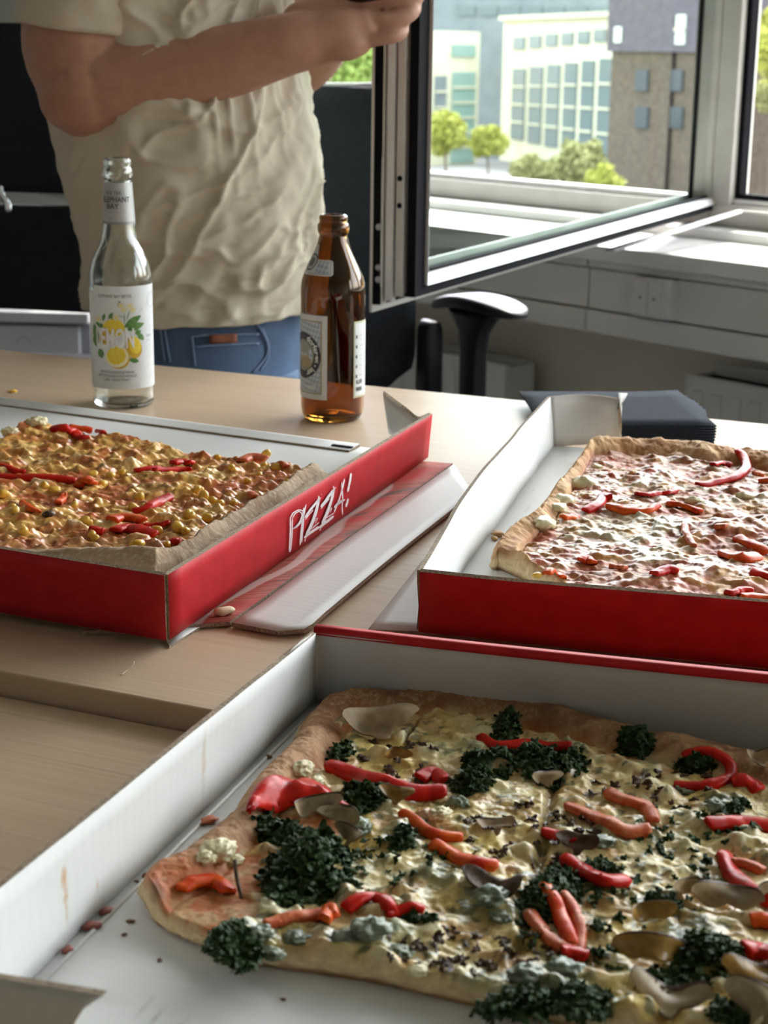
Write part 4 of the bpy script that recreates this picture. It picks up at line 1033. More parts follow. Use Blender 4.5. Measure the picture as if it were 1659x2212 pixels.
RND = random.Random(5)
def strip(pz, pts, w, m, h=.0035, lift=.0016, n=None, arch=0.0, label=None, name='pepper_strip', nudge=None):
    h *= .72; w *= .92
    """curved slab following photo points laid on the surface; w width m"""
    q = np.array([pz.hit(*p[:2]) for p in pts]); n = n or max(22, 10*len(pts))
    extra = [p[2] if len(p) > 2 else 0 for p in pts]
    q[:, 2] += np.array(extra)
    q[:, 2] = q[:, 2]*.3+q[:, 2].mean()*.7; c = smoothpath(q, n); sd = RND.random()*50
    zz = np.array([max(pz.z(a, b), c[i, 2]-.006) for i, (a, b) in enumerate(c[:, :2])])
    zz = np.maximum(np.convolve(np.pad(zz, 6, 'edge'), np.ones(13)/13, 'valid'), zz-.0022)
    ex = np.interp(np.linspace(0, 1, n), np.linspace(0, 1, len(extra)), extra)
    c[:, 2] = zz+lift*.55+ex+arch*np.sin(np.linspace(0, math.pi, n))
    tg = np.gradient(c, axis=0); tg /= np.linalg.norm(tg, axis=1)[:, None]
    sdv = np.cross(tg, ZA); sdv /= np.linalg.norm(sdv, axis=1)[:, None]; upv = np.cross(sdv, tg)
    K = 14; vs, fs = [], []
    for i in range(n):
        t = i/(n-1); tp = min(1, (min(t, 1-t)*11+.45))**.6; wob = 1+.10*float(vnoise(t*3+sd, 0, 0)); tw = .55*float(vnoise(t*2.2+sd, 3.3, 0))
        for k in range(K):
            a = 2*math.pi*k/K; ca, sa_ = math.cos(a), math.sin(a)
            rag = 1+.06*float(vnoise(t*n*.34+sd, 7+ca, 0)) 
            xx = rag*(abs(ca)**.35)*math.copysign(1, ca)*w/2*tp*wob; yy = (abs(sa_)**.45)*math.copysign(1, sa_)*h/2*tp
            yy += .0015*(1-(2*xx/w)**2)-.0006+(float(vnoise(t*n*.22+sd, k*.8, 0)))*.0003
            x2 = xx*math.cos(tw)-yy*math.sin(tw); y2 = xx*math.sin(tw)+yy*math.cos(tw)
            vs.append(c[i]+sdv[i]*x2+upv[i]*y2)
    for i in range(n-1):
        for k in range(K):
            k2 = (k+1) % K; fs.append((i*K+k, i*K+k2, (i+1)*K+k2, (i+1)*K+k))
    fs += [tuple(range(K))[::-1], tuple((n-1)*K+k for k in range(K))]
    return mobj(name, vs, fs, m, pz.root, True, label=label)
def leafclump(pz, px, py, rx, ry, n, m, size=.010, hh=.008, seed=1, name='spinach_clump', rot=0.0, label=None):
    n = int(n*2.3); size *= .72; hh *= .8
    """heap of crumpled little leaves over an ellipse given in photo pixels"""
    rnd = random.Random(seed); vs, fs = [], []
    c = pz.hit(px, py)
    ex = pz.hit(px+rx, py)-c; ey = pz.hit(px, py-ry)-c
    K = 8
    for q in range(n):
        a = rnd.uniform(0, 2*math.pi); r = math.sqrt(rnd.random())
        p = c+ex*r*math.cos(a)+ey*r*math.sin(a)
        zb = pz.z(p[0], p[1]); z = zb+.0005+hh*(1-r*r)*rnd.random()
        sz = size*rnd.uniform(.55, 1.15); R3 = Matrix.Rotation(rnd.uniform(0, 6.28), 3, 'Z') @ Matrix.Rotation(rnd.gauss(0, .75), 3, 'X') @ Matrix.Rotation(rnd.gauss(0, .5), 3, 'Y')
        b = len(vs); s1, s2, s3 = rnd.random()*9, rnd.random()*9, rnd.uniform(.7, 1.6)
        for i in range(K):
            for j in range(K):
                u = i/(K-1)*2-1; v = j/(K-1)*2-1
                fu = u*math.sqrt(1-v*v/2); fv = v*math.sqrt(1-u*u/2)
                rr = 1+.30*math.sin(5*math.atan2(fv, fu)+s1)
                zz = .42*math.sin(3.3*fu+s1)*math.cos(2.9*fv+s2)+.22*math.sin(5.2*fu+s2)*math.sin(4.5*fv+s1)-s3*.35*(fu*fu+fv*fv)
                vv = R3 @ Vector((fu*rr*sz/2, fv*rr*sz/2*.8, zz*sz/2))
                vs.append((p[0]+vv.x, p[1]+vv.y, max(z+vv.z, zb-.002)))
        for i in range(K-1):
            for j in range(K-1):
                k = b+i*K+j; fs.append((k, k+K, k+K+1, k+1))
    o = mobj(name, vs, fs, m, pz.root, True, label=label); return o
def lump(pz, px, py, rx, rz, m, seed=0, name='cheese_lump', amp=.35, flat_=.6, sub=4, freq=5.0, label=None, sink=.3, ry=None):
    """rounded, lumpy piece; rx in photo px, rz relative height"""
    c = pz.hit(px, py); ex = pz.hit(px+rx, py)-c; r = float(np.linalg.norm(ex[:2])); ry_ = r*(ry or .8)
    bm = bmesh.new(); bmesh.ops.create_icosphere(bm, subdivisions=sub, radius=1.0)
    co = np.array([v.co[:] for v in bm.verts]); nz_ = vnoise(co[:, 0]*freq/2+seed, co[:, 1]*freq/2, co[:, 2]*freq/2, 3)*.6+vnoise(co[:, 0]*freq+seed, co[:, 1]*freq, co[:, 2]*freq, 4)*.4
    ux = ex[:2]/r
    for v, q in zip(bm.verts, nz_):
        p = v.co*(1+amp*q); a, b, d = p.x*r, p.y*ry_, p.z*r*rz
        v.co = (c[0]+ux[0]*a-ux[1]*b, c[1]+ux[1]*a+ux[0]*b, c[2]+d+r*rz*(1-2*sink)*.5)
    return frombm(name, bm, m, pz.root, True, label=label)
def mushroom(pz, px, py, size, yaw, pitch, bend, m, me_, seed=0, lift=.003, stem=True, name='mushroom_slice', label=None, roll=0.0):
    """thin slice: cap dome, gills, stem; size in metres; bent and set at an angle"""
    nx, nz = 22, 9; c = pz.hit(px, py); vs, fs, mi = [], [], []
    def up_(x): return .52*math.sqrt(max(0, 1-x*x))**.8
    def lo_(x):
        s_ = -.55 if (stem and abs(x) < .2) else None
        g = -.10-.16*math.sin(math.pi*min(1, abs(x)))**1.0+.1*abs(x)**3
        if not stem: return g*(1-abs(x)**6)
        k = 1/(1+math.exp((abs(x)-.22)*28)); return g*(1-k)-.62*k if abs(x) < .98 else 0
    R3 = Matrix.Rotation(yaw, 3, 'Z') @ Matrix.Rotation(pitch, 3, 'X') @ Matrix.Rotation(roll, 3, 'Y')
    for side in (0, 1):
        for i in range(nx+1):
            x = -1+2*i/nx; x = math.sin(x*math.pi/2)
            for k in range(nz+1):
                t = k/nz; y = lo_(x)*(1-t)+up_(x)*t
                th = .035*(1 if side else -1)*(1-.55*abs(x)**2)
                z = 2.4*bend*(x*x)+.20*math.sin(3.4*x+seed)*math.cos(2.6*y+seed)+.07*math.sin(7*y+seed+2*x)+bend*.6*y*y*(1 if y > 0 else 0)
                v = R3 @ Vector((x*size/2, y*size/2, (z+th)*size/2)); vs.append((c[0]+v.x, c[1]+v.y, c[2]+v.z+lift))
    n1 = (nx+1)*(nz+1)
    for i in range(nx):
        for k in range(nz):
            a = i*(nz+1)+k; edge = k == nz-1
            fs.append((a, a+nz+1, a+nz+2, a+1)); mi.append(1 if edge else 0)
            fs.append((n1+a, n1+a+1, n1+a+nz+2, n1+a+nz+1)); mi.append(1 if edge else 0)
    for i in range(nx):
        for k in (0, nz):
            a, b = i*(nz+1)+k, (i+1)*(nz+1)+k; fs.append((a, b, n1+b, n1+a) if k == nz else (b, a, n1+a, n1+b)); mi.append(1)
    return mobj(name, vs, fs, [m, me_], pz.root, True, mi, label)

# ---- near pizza: spinach, mushroom, red pepper
pf3 = [P(312, 1968), P(345, 2022), P(450, 2073), P(540, 2104), P(650, 2122), P(800, 2146), P(1000, 2192), P(1110, 2216), P(1400, 2282), P(1700, 2345), P(1900, 2395)]
pb3 = [P(742, 1530, .013), P(830, 1513, .015), P(900, 1502, .017), P(1010, 1493, .018), P(1100, 1500, .018), P(1200, 1531, .016), P(1330, 1571, .015), P(1500, 1606, .015), P(1659, 1634, .015), P(1800, 1660, .015), P(1960, 1688, .014)]
pl3 = [pf3[0], P(335, 1943), P(400, 1914), P(452, 1872), P(500, 1828), P(545, 1764), P(592, 1702), P(640, 1640), P(690, 1572), pb3[0]]
pr3 = [pf3[-1], P(1925, 2050), pb3[-1]]
SP3 = [(660, 1880, 85, 65, 1.), (1095, 1575, 30, 22, .8), (770, 1722, 70, 22, .9), (1140, 1645, 125, 36, .9), (1375, 1612, 35, 25, .6), (1200, 1925, 75, 50, .8), (520, 2030, 65, 55, .9), (1160, 2150, 150, 50, 1.), (1520, 2060, 80, 45, .9), (865, 1812, 40, 25, .8), (790, 2040, 110, 45, .7), (1020, 1690, 55, 28, .8), (1580, 1740, 60, 28, .7), (740, 1620, 30, 15, .5), (1060, 1960, 60, 40, .6), (1450, 1960, 60, 30, .5), (560, 2070, 50, 40, .6), (1330, 1800, 80, 22, .5), (930, 1900, 60, 30, .4)]
def fn3(x, y, dl, dr, df, db):
    crustd = np.minimum(dl*1.0, db*1.0)
    f1 = fbm2(x/.028, y/.028, 4, 1); f2 = fbm2(x/.010, y/.010, 4, 2); f3 = fbm2(x/.0032, y/.0032, 3, 3)
    wx, wy = x+fbm2(x/.012, y/.012, 2, 8)*.004, y+fbm2(x/.012, y/.012, 2, 9)*.004
    pass
    b1_ = np.clip(blobs(wx/.0115, wy/.010, 4), 0, 1.3); b2_ = np.clip(blobs(wx/.0048, wy/.0048, 5), 0, 1.3); id1 = .8
    # crust rim
    wdt = .030+.006*fbm2(x/.05, y/.05, 2, 12)
    ctr = wdt*.48
    prof = np.sqrt(np.clip(1-((crustd-ctr)/(ctr*1.06))**2, 0, 1))
    rimm = 1-sstep(wdt*.72, wdt*1.12, crustd)
    hr = .0045+.0120*prof*(1+.25*f1)+.0006*f3
    # no crust at the torn front-left tip
    gm = np.zeros_like(x)
    for (px, py, rx, ry, s_) in SP3:
        c = P(px, py, .014); ax = P(px+rx, py, .014)-c; ay = P(px, py-ry, .014)-c
        g_ = np.exp(-(((x-c[0])*ax[0]+(y-c[1])*ax[1])/(ax@ax))**2*1.3-(((x-c[0])*ay[0]+(y-c[1])*ay[1])/(ay@ay))**2*1.3)*s_
        gm = np.maximum(gm, g_)
    gm2 = np.clip(gm+f2*.45+f1*.2, 0, 1)*sstep(.05, .3, gm+.12*f1+.1)
    bare = np.zeros_like(x)
    for (px, py, r_) in ((420, 1950, .022), (480, 1980, .018), (590, 1800, .016), (640, 1720, .014), (520, 1900, .020), (700, 1790, .012)):
        c = P(px, py, .012); bare = np.maximum(bare, np.exp(-((x-c[0])**2+(y-c[1])**2)/r_**2))
    ch = sstep(-.02, .2, f1*.4+.42-bare*1.0)*sstep(.022, .034, crustd+.006*f2)
    hi = .0085+.0022*f1+ch*(.0046*b1_+.0011*b2_+.0016*f2)+(1-ch)*(.0010*f2+.0003*f3)+.0042*gm+ch*.00035*f3
    # slice lines: shallow valleys where the pizza was cut
    def cut(pa, pb_, wd):
        a, b = P(*pa, .014), P(*pb_, .014); d = (b-a)[:2]; L = np.linalg.norm(d); d = d/L; n = np.array([-d[1], d[0]])
        s_ = (x-a[0])*d[0]+(y-a[1])*d[1]; q = (x-a[0])*n[0]+(y-a[1])*n[1]+.0022*f2
        return np.exp(-(q/wd)**2)*sstep(-.02, .01, s_)*(1-sstep(L-.01, L+.02, s_))
    cm = np.maximum(cut((1215, 1600), (1110, 2110), .0028), cut((900, 1560), (880, 1600), .001))
    cm = np.maximum(cm, cut((1130, 1850), (1659, 2010), .0016)*.5)
    hi = hi-.0042*cm
    h = hr*rimm+hi*(1-rimm)
    # colours
    cream = np.array((.78, .64, .31)); pale = np.array((.84, .76, .48)); yel = np.array((.74, .55, .16)); tan = np.array((.58, .33, .12)); sauce = np.array((.52, .17, .05)); green = np.array((.20, .23, .14)); brown = np.array((.36, .17, .07))
    col = np.tile(cream, (*x.shape, 1))
    col = lerp3(col, pale, sstep(.45, .9, b1_+.5*f2)); col = lerp3(col, yel, sstep(-.02, .3, fbm2(x/.035, y/.035, 3, 31)-.25*b1_)*.85)
    col = lerp3(col, tan, sstep(.16, .42, fbm2(x/.014, y/.014, 4, 33)+.12*b2_)*.75)
    col = lerp3(col, brown, sstep(.36, .52, fbm2(x/.007, y/.007, 4, 35))*.6)
    col = lerp3(col, green, np.clip(gm2*1.4+.22*sstep(.05,.35,f1*.6+f2*.5), 0, .95)*(.6+.4*sstep(-.2, .3, f3)))
    col = lerp3(col, (.09, .11, .06), sstep(.2, .42, fbm2(x/.005, y/.004, 3, 39)*.8+gm*.35)*.75)
    base = lerp3(np.tile(sauce, (*x.shape, 1)), (.58, .36, .17), sstep(-.25, .25, f2)); base = lerp3(base, (.45, .10, .03), sstep(.2, .45, f3)*.6)
    c_ = lerp3(base, 0, np.zeros_like(x))*(1-ch)[..., None]+col*ch[..., None]
    c_ = lerp3(c_, (.22, .14, .08), cm*.55)
    cr = lerp3(np.tile(np.array((.30, .140, .060)), (*x.shape, 1)), (.43, .235, .115), sstep(-.3, .35, f1+.4*f2)); cr = lerp3(cr, (.52, .36, .22), sstep(.12, .4, fbm2(x/.0014, y/.0014, 2, 41))*.55)
    cr = lerp3(cr, (.22, .09, .04), sstep(.22, .5, fbm2(x/.02, y/.008, 3, 43))*.7)
    tp_ = P(425, 1950, .012); tip = np.exp(-(((x-tp_[0])/.030)**2+((y-tp_[1])/.024)**2)**1.5)*sstep(-.45, .1, f2+.5*f1+.2)
    cr = lerp3(cr, (.55, .15, .035), tip*.9); cr = lerp3(cr, (.42, .07, .02), tip*sstep(.1, .4, f3)*.8)
    bt = P(322, 1945, .015); cr = lerp3(cr, (.11, .045, .025), np.exp(-((x-bt[0])**2+(y-bt[1])**2)/.007**2)*.85)
    c_ = c_*(1-rimm)[..., None]+cr*rimm[..., None]
    wet = (1-rimm*(1-.6*tip))*(.30+.70*ch)*(.92+.3*fbm2(x/.02, y/.02, 2, 45)); wet = np.clip(wet, 0, 1)
    return h, c_, wet
pz3 = Pizza('spinach_pizza', 'nearest pizza with spinach, mushrooms, melted cheese and red pepper strips', pf3, pr3, pb3, pl3, 640, 520, .0045, fn3)
PEP3 = [([(708, 1660), (760, 1683), (850, 1706), (965, 1716)], .0095, 'pepper', .0055, .004, 0), ([(905, 1690), (935, 1676), (962, 1694)], .008, 'pepper', .004, .003, 0),
 ([(866, 1762), (895, 1780), (935, 1808), (1000, 1816)], .0062, 'pepper_o', .004, .003, 0), ([(932, 1828), (975, 1852), (1030, 1868), (1075, 1880)], .0078, 'pepper_o', .004, .003, 0),
 ([(1035, 1600), (1075, 1618), (1150, 1614), (1235, 1612)], .0065, 'pepper', .004, .003, 0),
 ([(1455, 1704), (1520, 1702), (1570, 1688), (1578, 1660), (1550, 1636), (1500, 1630), (1475, 1644)], .0062, 'pepper', .004, .0028, 0), ([(1580, 1690), (1620, 1695), (1645, 1710)], .009, 'pepper', .004, .002, 0),
 ([(1222, 1745), (1280, 1768), (1340, 1792), (1405, 1790)], .0080, 'pepper_b', .004, .0018, 0), ([(1310, 1712), (1350, 1728), (1395, 1750), (1412, 1785)], .0075, 'pepper_b', .004, .0022, 0),
 ([(1525, 1782), (1600, 1780), (1690, 1785)], .0078, 'pepper', .004, .003, 0), ([(1172, 1800), (1200, 1812), (1240, 1832)], .0060, 'pepper', .0035, .003, 0),
 ([(1215, 1860), (1255, 1888), (1300, 1908), (1356, 1914)], .0072, 'pepper', .0045, .004, 0), ([(1172, 1922), (1200, 1960), (1222, 2010), (1235, 2055)], .0066, 'pepper_o', .0045, .004, 0),
 ([(1215, 1940), (1240, 1975), (1255, 2020), (1250, 2060)], .0052, 'pepper_b', .004, .003, 0), ([(1140, 1978), (1165, 2010), (1195, 2042), (1240, 2062)], .0070, 'pepper_b', .004, .0028, 0),
 ([(1212, 2068), (1240, 2070), (1270, 2078)], .0072, 'pepper', .0045, .004, 0), ([(1562, 1852), (1580, 1895), (1620, 1935), (1690, 1965)], .0085, 'pepper', .005, .004, 0), ([(1580, 1868), (1620, 1875), (1650, 1890)], .0060, 'pepper_b', .004, .0025, 0),
 ([(1605, 2062), (1640, 2070), (1700, 2085)], .0100, 'pepper', .005, .005, 0), ([(1620, 1992), (1650, 1990), (1700, 2000)], .0075, 'pepper_o', .004, .002, 0),
 ([(700, 1998), (712, 1975), (722, 1995)], .0060, 'pepper_o', .005, .005, 0), ([(742, 1975), (770, 1955), (810, 1952), (845, 1982)], .0068, 'pepper', .004, .004, 0), ([(830, 1968), (870, 1966), (915, 1970)], .0055, 'pepper', .003, .002, 0),
 ([(385, 1930), (420, 1912), (465, 1912), (500, 1935)], .0072, 'pepper_o', .004, .003, 0), ([(570, 2000), (640, 1982), (700, 1975)], .006, 'pepper_b', .003, .0015, 0)]
for pts, wd, mm, hh, lf_, _ in PEP3: strip(pz3, pts, wd, M[mm], hh, lf_)
# the broad pepper piece on the left crust: a wide lens with a curled end
def lens(pz, top, bot, m, lift=.004, th=.0030, label=None, n=26, name='pepper_piece'):
    a = np.array([pz.hit(*p) for p in top]); b = np.array([pz.hit(*p) for p in bot]); a = smoothpath(a, n); b = smoothpath(b, n); K = 8
    G = np.array([[a[i]*(1-k/(K-1))+b[i]*k/(K-1) for k in range(K)] for i in range(n)])
    for i in range(n):
        for k in range(K):
            G[i, k, 2] = pz.z(G[i, k, 0], G[i, k, 1])+lift+.0045*math.sin(math.pi*k/(K-1))*math.sin(math.pi*i/(n-1))
    return sheet(name, G, th, [m]*3, pz.root, label)
lens(pz3, [(538, 1768), (555, 1722), (600, 1698), (660, 1706), (715, 1735), (758, 1768)], [(538, 1772), (580, 1768), (620, 1758), (670, 1762), (715, 1772), (758, 1772)], M['pepper'], label='broad curled red pepper slice')
lump(pz3, 608, 1750, 14, .5, M['pepper_b'], 3, 'pepper_rib', .2, sub=3)
CL3 = [(660, 1860, 95, 52, 120, .0105, .010), (600, 1800, 50, 22, 40, .009, .006), (690, 1915, 75, 38, 80, .010, .008), (1095, 1576, 28, 26, 40, .0085, .009), (775, 1722, 72, 22, 60, .0085, .005), (1060, 1645, 65, 20, 60, .0080, .005), (1190, 1650, 80, 34, 90, .0085, .006),
       (1372, 1608, 36, 28, 50, .0085, .010), (1500, 1655, 45, 16, 36, .0075, .006), (1190, 1915, 70, 36, 80, .0090, .005), (1290, 1880, 40, 20, 30, .0075, .004), (528, 2058, 32, 38, 46, .0078, .002), (490, 2030, 42, 26, 40, .0075, .004), (1120, 2170, 90, 28, 70, .0085, .005), (1260, 2165, 60, 40, 60, .0085, .005),
       (1530, 2060, 62, 36, 70, .0085, .006), (1430, 1960, 40, 20, 36, .0075, .005), (868, 1806, 24, 16, 22, .0075, .004), (1020, 1690, 45, 18, 36, .0075, .005), (735, 1622, 28, 12, 18, .007, .004), (905, 1990, 40, 14, 24, .0065, .003), (1590, 1742, 30, 12, 20, .007, .003), (1440, 2130, 60, 25, 40, .008, .004), (1580, 2195, 50, 24, 40, .008, .004)]
for k, (px, py, rx, ry, n_, sz, hh) in enumerate(CL3): leafclump(pz3, px, py, rx, ry, n_, M['spin'], sz, hh, 100+k)
for k, (px, py, rx, ry, n_) in enumerate(((850, 1850, 120, 60, 16), (1150, 1800, 160, 60, 20), (1400, 1900, 180, 70, 26), (1000, 2060, 200, 50, 24), (1500, 1800, 140, 60, 18), (850, 1640, 130, 50, 14), (1300, 2040, 200, 60, 26), (1420, 1700, 160, 40, 14))):
    leafclump(pz3, px, py, rx, ry, n_, M['spin' if k % 2 == 0 else 'mush_d'], .0075, .0015, 300+k, 'herb_scraps')
for k, (px, py, rx, rz) in enumerate(((775, 1790, 24, .6), (905, 1780, 22, .5), (478, 2018, 24, .45), (590, 2062, 26, .4), (505, 2000, 22, .45), (560, 2020, 30, .5), (800, 2010, 34, .45), (740, 2030, 30, .5), (860, 2060, 30, .45), (1140, 2110, 40, .45), (1220, 2105, 36, .5), (1550, 1745, 26, .5), (1060, 1940, 26, .45), (1480, 1710, 24, .4), (640, 2030, 26, .4), (1080, 1985, 24, .45), (1420, 2035, 26, .5), (990, 1735, 24, .5), (1300, 1820, 24, .4))):
    lump(pz3, px, py, rx, rz, M['spin2'], k*3.1, 'cheesy_spinach', .5, freq=4.5, sub=4)
for k, (px, py, rx, rz, ry) in enumerate(((650, 1665, 20, .6, .8), (680, 1690, 18, .5, .8), (470, 1842, 28, .6, .9), (445, 1855, 18, .6, .9), (505, 1860, 20, .5, .9), (900, 2100, 26, .4, .7), (1080, 2130, 22, .5, .8), (950, 1760, 22, .5, .7), (1560, 2130, 26, .5, .7), (1010, 1905, 24, .4, .7), (850, 1950, 24, .4, .6))):
    lump(pz3, px, py, rx, rz, M['cheeseblob'], 50+k*2.3, 'cheese_lump', .35, freq=6, sub=4, ry=ry)
MU3 = [(820, 1585, .050, .25, .45, .15, 'mush', 'mush', .006, True), (735, 1588, .016, 1.2, 1.0, .3, 'cheeseblob', 'mush', .006, False), (675, 1795, .030, .5, .9, .35, 'mush', 'mush_d', .010, False), (745, 1800, .026, -.4, 1.1, .3, 'mush', 'mush_d', .008, True), (762, 1832, .022, -.9, .8, .3, 'mush', 'mush_d', .005, True),
 (858, 1655, .018, .1, 1.4, .2, 'mush_a', 'mush_d', .006, False), (1400, 2086, .036, -.15, 1.15, -.25, 'mush_a', 'mush_d', .006, False), (1500, 1950, .024, -.1, 1.1, .4, 'mush', 'mush_d', .006, False), (1570, 1976, .036, -.25, .9, .3, 'mush', 'mush_d', .006, False),
 (1405, 2005, .026, .3, 1.0, .15, 'mush_a', 'mush', .006, False), (1250, 1842, .024, -.3, .8, .3, 'mush_d', 'mush_d', .004, True), (860, 1735, .022, -.4, .6, .2, 'mush_a', 'mush_d', .004, True), (1640, 2140, .034, -.4, .7, .3, 'mush_a', 'mush_d', .004, False), (1648, 1950, .018, .9, 1.2, .2, 'mush', 'mush_d', .005, False),
 (1065, 1925, .034, -.5, .35, .2, 'mush_d', 'mush_d', .001, True), (1180, 1695, .020, .3, .7, .2, 'mush', 'mush_d', .003, True), (1450, 2170, .038, -.4, .4, .2, 'mush', 'mush_d', .002, True), (1070, 1790, .022, .1, .4, .2, 'mush', 'mush_d', .001, True), (1640, 1655, .022, .2, .7, .3, 'mush', 'mush_d', .004, True), (1655, 2200, .040, -.7, .7, .2, 'mush', 'mush_d', .004, True)]
for k, (px, py, sz, yw, pt, bd, m1, m2, lf_, stm) in enumerate(MU3): mushroom(pz3, px, py, sz*.78, yw, pt, bd, M[m1], M[m2], k*1.7, lf_, stm)
tube('onion_stalk', smoothpath([pz3.hit(522, 1945)+ZA*.001, pz3.hit(512, 1930)+ZA*.007, pz3.hit(508, 1925)+ZA*.014], 8), [.0009]*8, M['mush_d'], pz3.root, n=8)

# ---- right rear pizza: ham, cheese, red pepper
pf2 = [P(1066, 1247), at(A2+f2*.06, .005)+np.array([0, 0, 0])]
_in = np.cross(ZA, f2); _in = _in if _in[1] > 0 else -_in
pf2 = [P(1064, 1249), P(1110, 1262), A2+f2*.14+_in*.014, A2+f2*.26+_in*.010, C2-f2*.02+_in*.012]
pb2 = [P(1285, 985, .012), P(1320, 950, .024), P(1400, 936, .028), P(1480, 944, .026), P(1545, 955, .026), P(1600, 962, .024), P(1659, 972, .024), P(1800, 990, .022), P(1950, 1010, .02)]
pl2 = [pf2[0], P(1075, 1222), P(1110, 1192), P(1158, 1168), P(1178, 1130), P(1210, 1090), P(1240, 1050), P(1270, 1012), pb2[0]]
pr2 = [pf2[-1], (pf2[-1]+pb2[-1])/2, pb2[-1]]
def fn2(x, y, dl, dr, df, db):
    f1 = fbm2(x/.03, y/.03, 4, 101); f2_ = fbm2(x/.010, y/.010, 4, 102); f3 = fbm2(x/.0032, y/.0032, 3, 103)
    b1_ = np.clip(blobs(x/.012+.5*f2_, y/.010+.5*f1, 104), 0, 1.3); b2_ = np.clip(blobs(x/.0050+.6*f2_, y/.0045, 105), 0, 1.3); id1 = .8
    cl = P(1100, 1225, .01); nearcorner = np.exp(-((x-cl[0])**2+(y-cl[1])**2)/.035**2)
    crustd = np.minimum(np.minimum(db, dl*1.25+.006-.010*nearcorner), df*3+.03-.03*nearcorner)
    wdt = .033+.006*f1; ctr = wdt*.46
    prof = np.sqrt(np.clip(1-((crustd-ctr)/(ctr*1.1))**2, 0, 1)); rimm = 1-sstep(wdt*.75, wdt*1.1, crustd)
    hr = .005+(.0120+.004*sstep(.04, .0, db))*prof*(1+.35*f1+.15*f2_)+.0006*f3
    hi = .009+.0036*f1+.0030*b1_+.0012*b2_+.0016*f2_+.0003*f3
    for (px, py, r_, a_) in ((1540, 1245, .028, .009), (1390, 1262, .026, .008), (1600, 1130, .03, .006)):
        c = P(px, py, .02); hi = hi+a_*np.exp(-((x-c[0])**2+(y-c[1])**2)/r_**2)
    h = hr*rimm+hi*(1-rimm)
    red = np.array((.46, .12, .06)); 
    cream = np.zeros_like(x)
    for (px, py, rx, a_) in ((1330, 1140, .055, 1.), (1450, 1060, .045, .7), (1350, 1050, .03, .6), (1600, 1090, .05, .6), (1460, 1200, .05, .6), (1540, 1010, .03, .5)):
        c = P(px, py, .015); cream = np.maximum(cream, a_*np.exp(-((x-c[0])**2+(y-c[1])**2)/rx**2))
    cm = sstep(.34, .72, cream+.35*f1+.30*f2_)
    col = lerp3(np.tile(red, (*x.shape, 1)), (.52, .25, .13), sstep(-.25, .3, f2_)); col = lerp3(col, (.60, .48, .30), cm*.9); col = lerp3(col, (.66, .62, .46), sstep(.6, .95, cm*b1_*1.4+.1)*.8)
    col = lerp3(col, (.62, .33, .09), sstep(.05, .38, fbm2(x/.022, y/.018, 4, 111))*.8); col = lerp3(col, (.24, .09, .055), sstep(.25, .5, fbm2(x/.012, y/.010, 4, 113))*.65)
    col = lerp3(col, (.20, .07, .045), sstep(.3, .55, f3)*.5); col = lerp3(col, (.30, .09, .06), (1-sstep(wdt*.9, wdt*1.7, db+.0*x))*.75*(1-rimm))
    cr = lerp3(np.tile(np.array((.50, .27, .11)), (*x.shape, 1)), (.66, .43, .22), sstep(-.3, .3, f1+.4*f2_)); cr = lerp3(cr, (.34, .15, .06), sstep(.1, .45, fbm2(x/.014, y/.014, 3, 117))*.7)
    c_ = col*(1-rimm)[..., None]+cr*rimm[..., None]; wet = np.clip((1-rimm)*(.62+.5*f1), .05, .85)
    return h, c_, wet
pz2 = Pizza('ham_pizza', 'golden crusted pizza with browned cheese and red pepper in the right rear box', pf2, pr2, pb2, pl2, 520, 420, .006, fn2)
for pts, wd, mm, hh, lf_ in [([(1505, 1050), (1545, 1046), (1590, 1034), (1612, 1014), (1606, 996), (1590, 992)], .0085, 'pepper', .005, .004), ([(1538, 1008), (1560, 1006), (1580, 1010)], .008, 'pepper', .004, .003), ([(1640, 1040), (1659, 1042), (1700, 1046)], .008, 'pepper_o', .004, .003), ([(1625, 1025), (1650, 1030)], .008, 'pepper_b', .004, .002),
    ([(1372, 1072), (1400, 1074), (1425, 1070)], .008, 'pepper', .004, .003), ([(1410, 1072), (1440, 1070), (1462, 1062)], .007, 'pepper', .004, .003), ([(1262, 1110), (1290, 1095), (1305, 1072)], .0085, 'pepper', .005, .003), ([(1305, 1080), (1322, 1078)], .008, 'pepper', .005, .004),
    ([(1312, 1098), (1350, 1108), (1395, 1110), (1420, 1095)], .0095, 'pepper_o', .005, .004), ([(1440, 1092), (1470, 1098), (1515, 1112)], .0075, 'pepper_o', .0045, .004), ([(1215, 1126), (1230, 1122), (1246, 1118)], .008, 'pepper_o', .004, .003), ([(1478, 1135), (1485, 1160), (1500, 1184)], .006, 'pepper_b', .004, .003),
    ([(1590, 1165), (1620, 1180), (1659, 1200)], .010, 'pepper_o', .005, .003), ([(1560, 1195), (1600, 1205), (1640, 1208)], .011, 'pepper_o', .005, .003), ([(1252, 1218), (1270, 1214), (1282, 1222)], .008, 'pepper_o', .004, .004), ([(1410, 1248), (1440, 1242), (1465, 1240)], .008, 'pepper', .004, .004),
    ([(1180, 1248), (1200, 1250), (1215, 1254)], .008, 'pepper_o', .004, .004), ([(1620, 1240), (1659, 1248), (1700, 1250)], .012, 'pepper', .005, .004), ([(1570, 1290), (1600, 1282), (1625, 1284)], .008, 'pepper', .004, .005), ([(1600, 1296), (1659, 1300), (1700, 1306)], .009, 'pepper_o', .004, .005), ([(1318, 1225), (1340, 1228), (1352, 1232)], .008, 'pepper_b', .004, .002), ([(1545, 1140), (1570, 1140)], .009, 'pepper_b', .004, .002)]:
    strip(pz2, pts, wd, M[mm], hh, lf_)
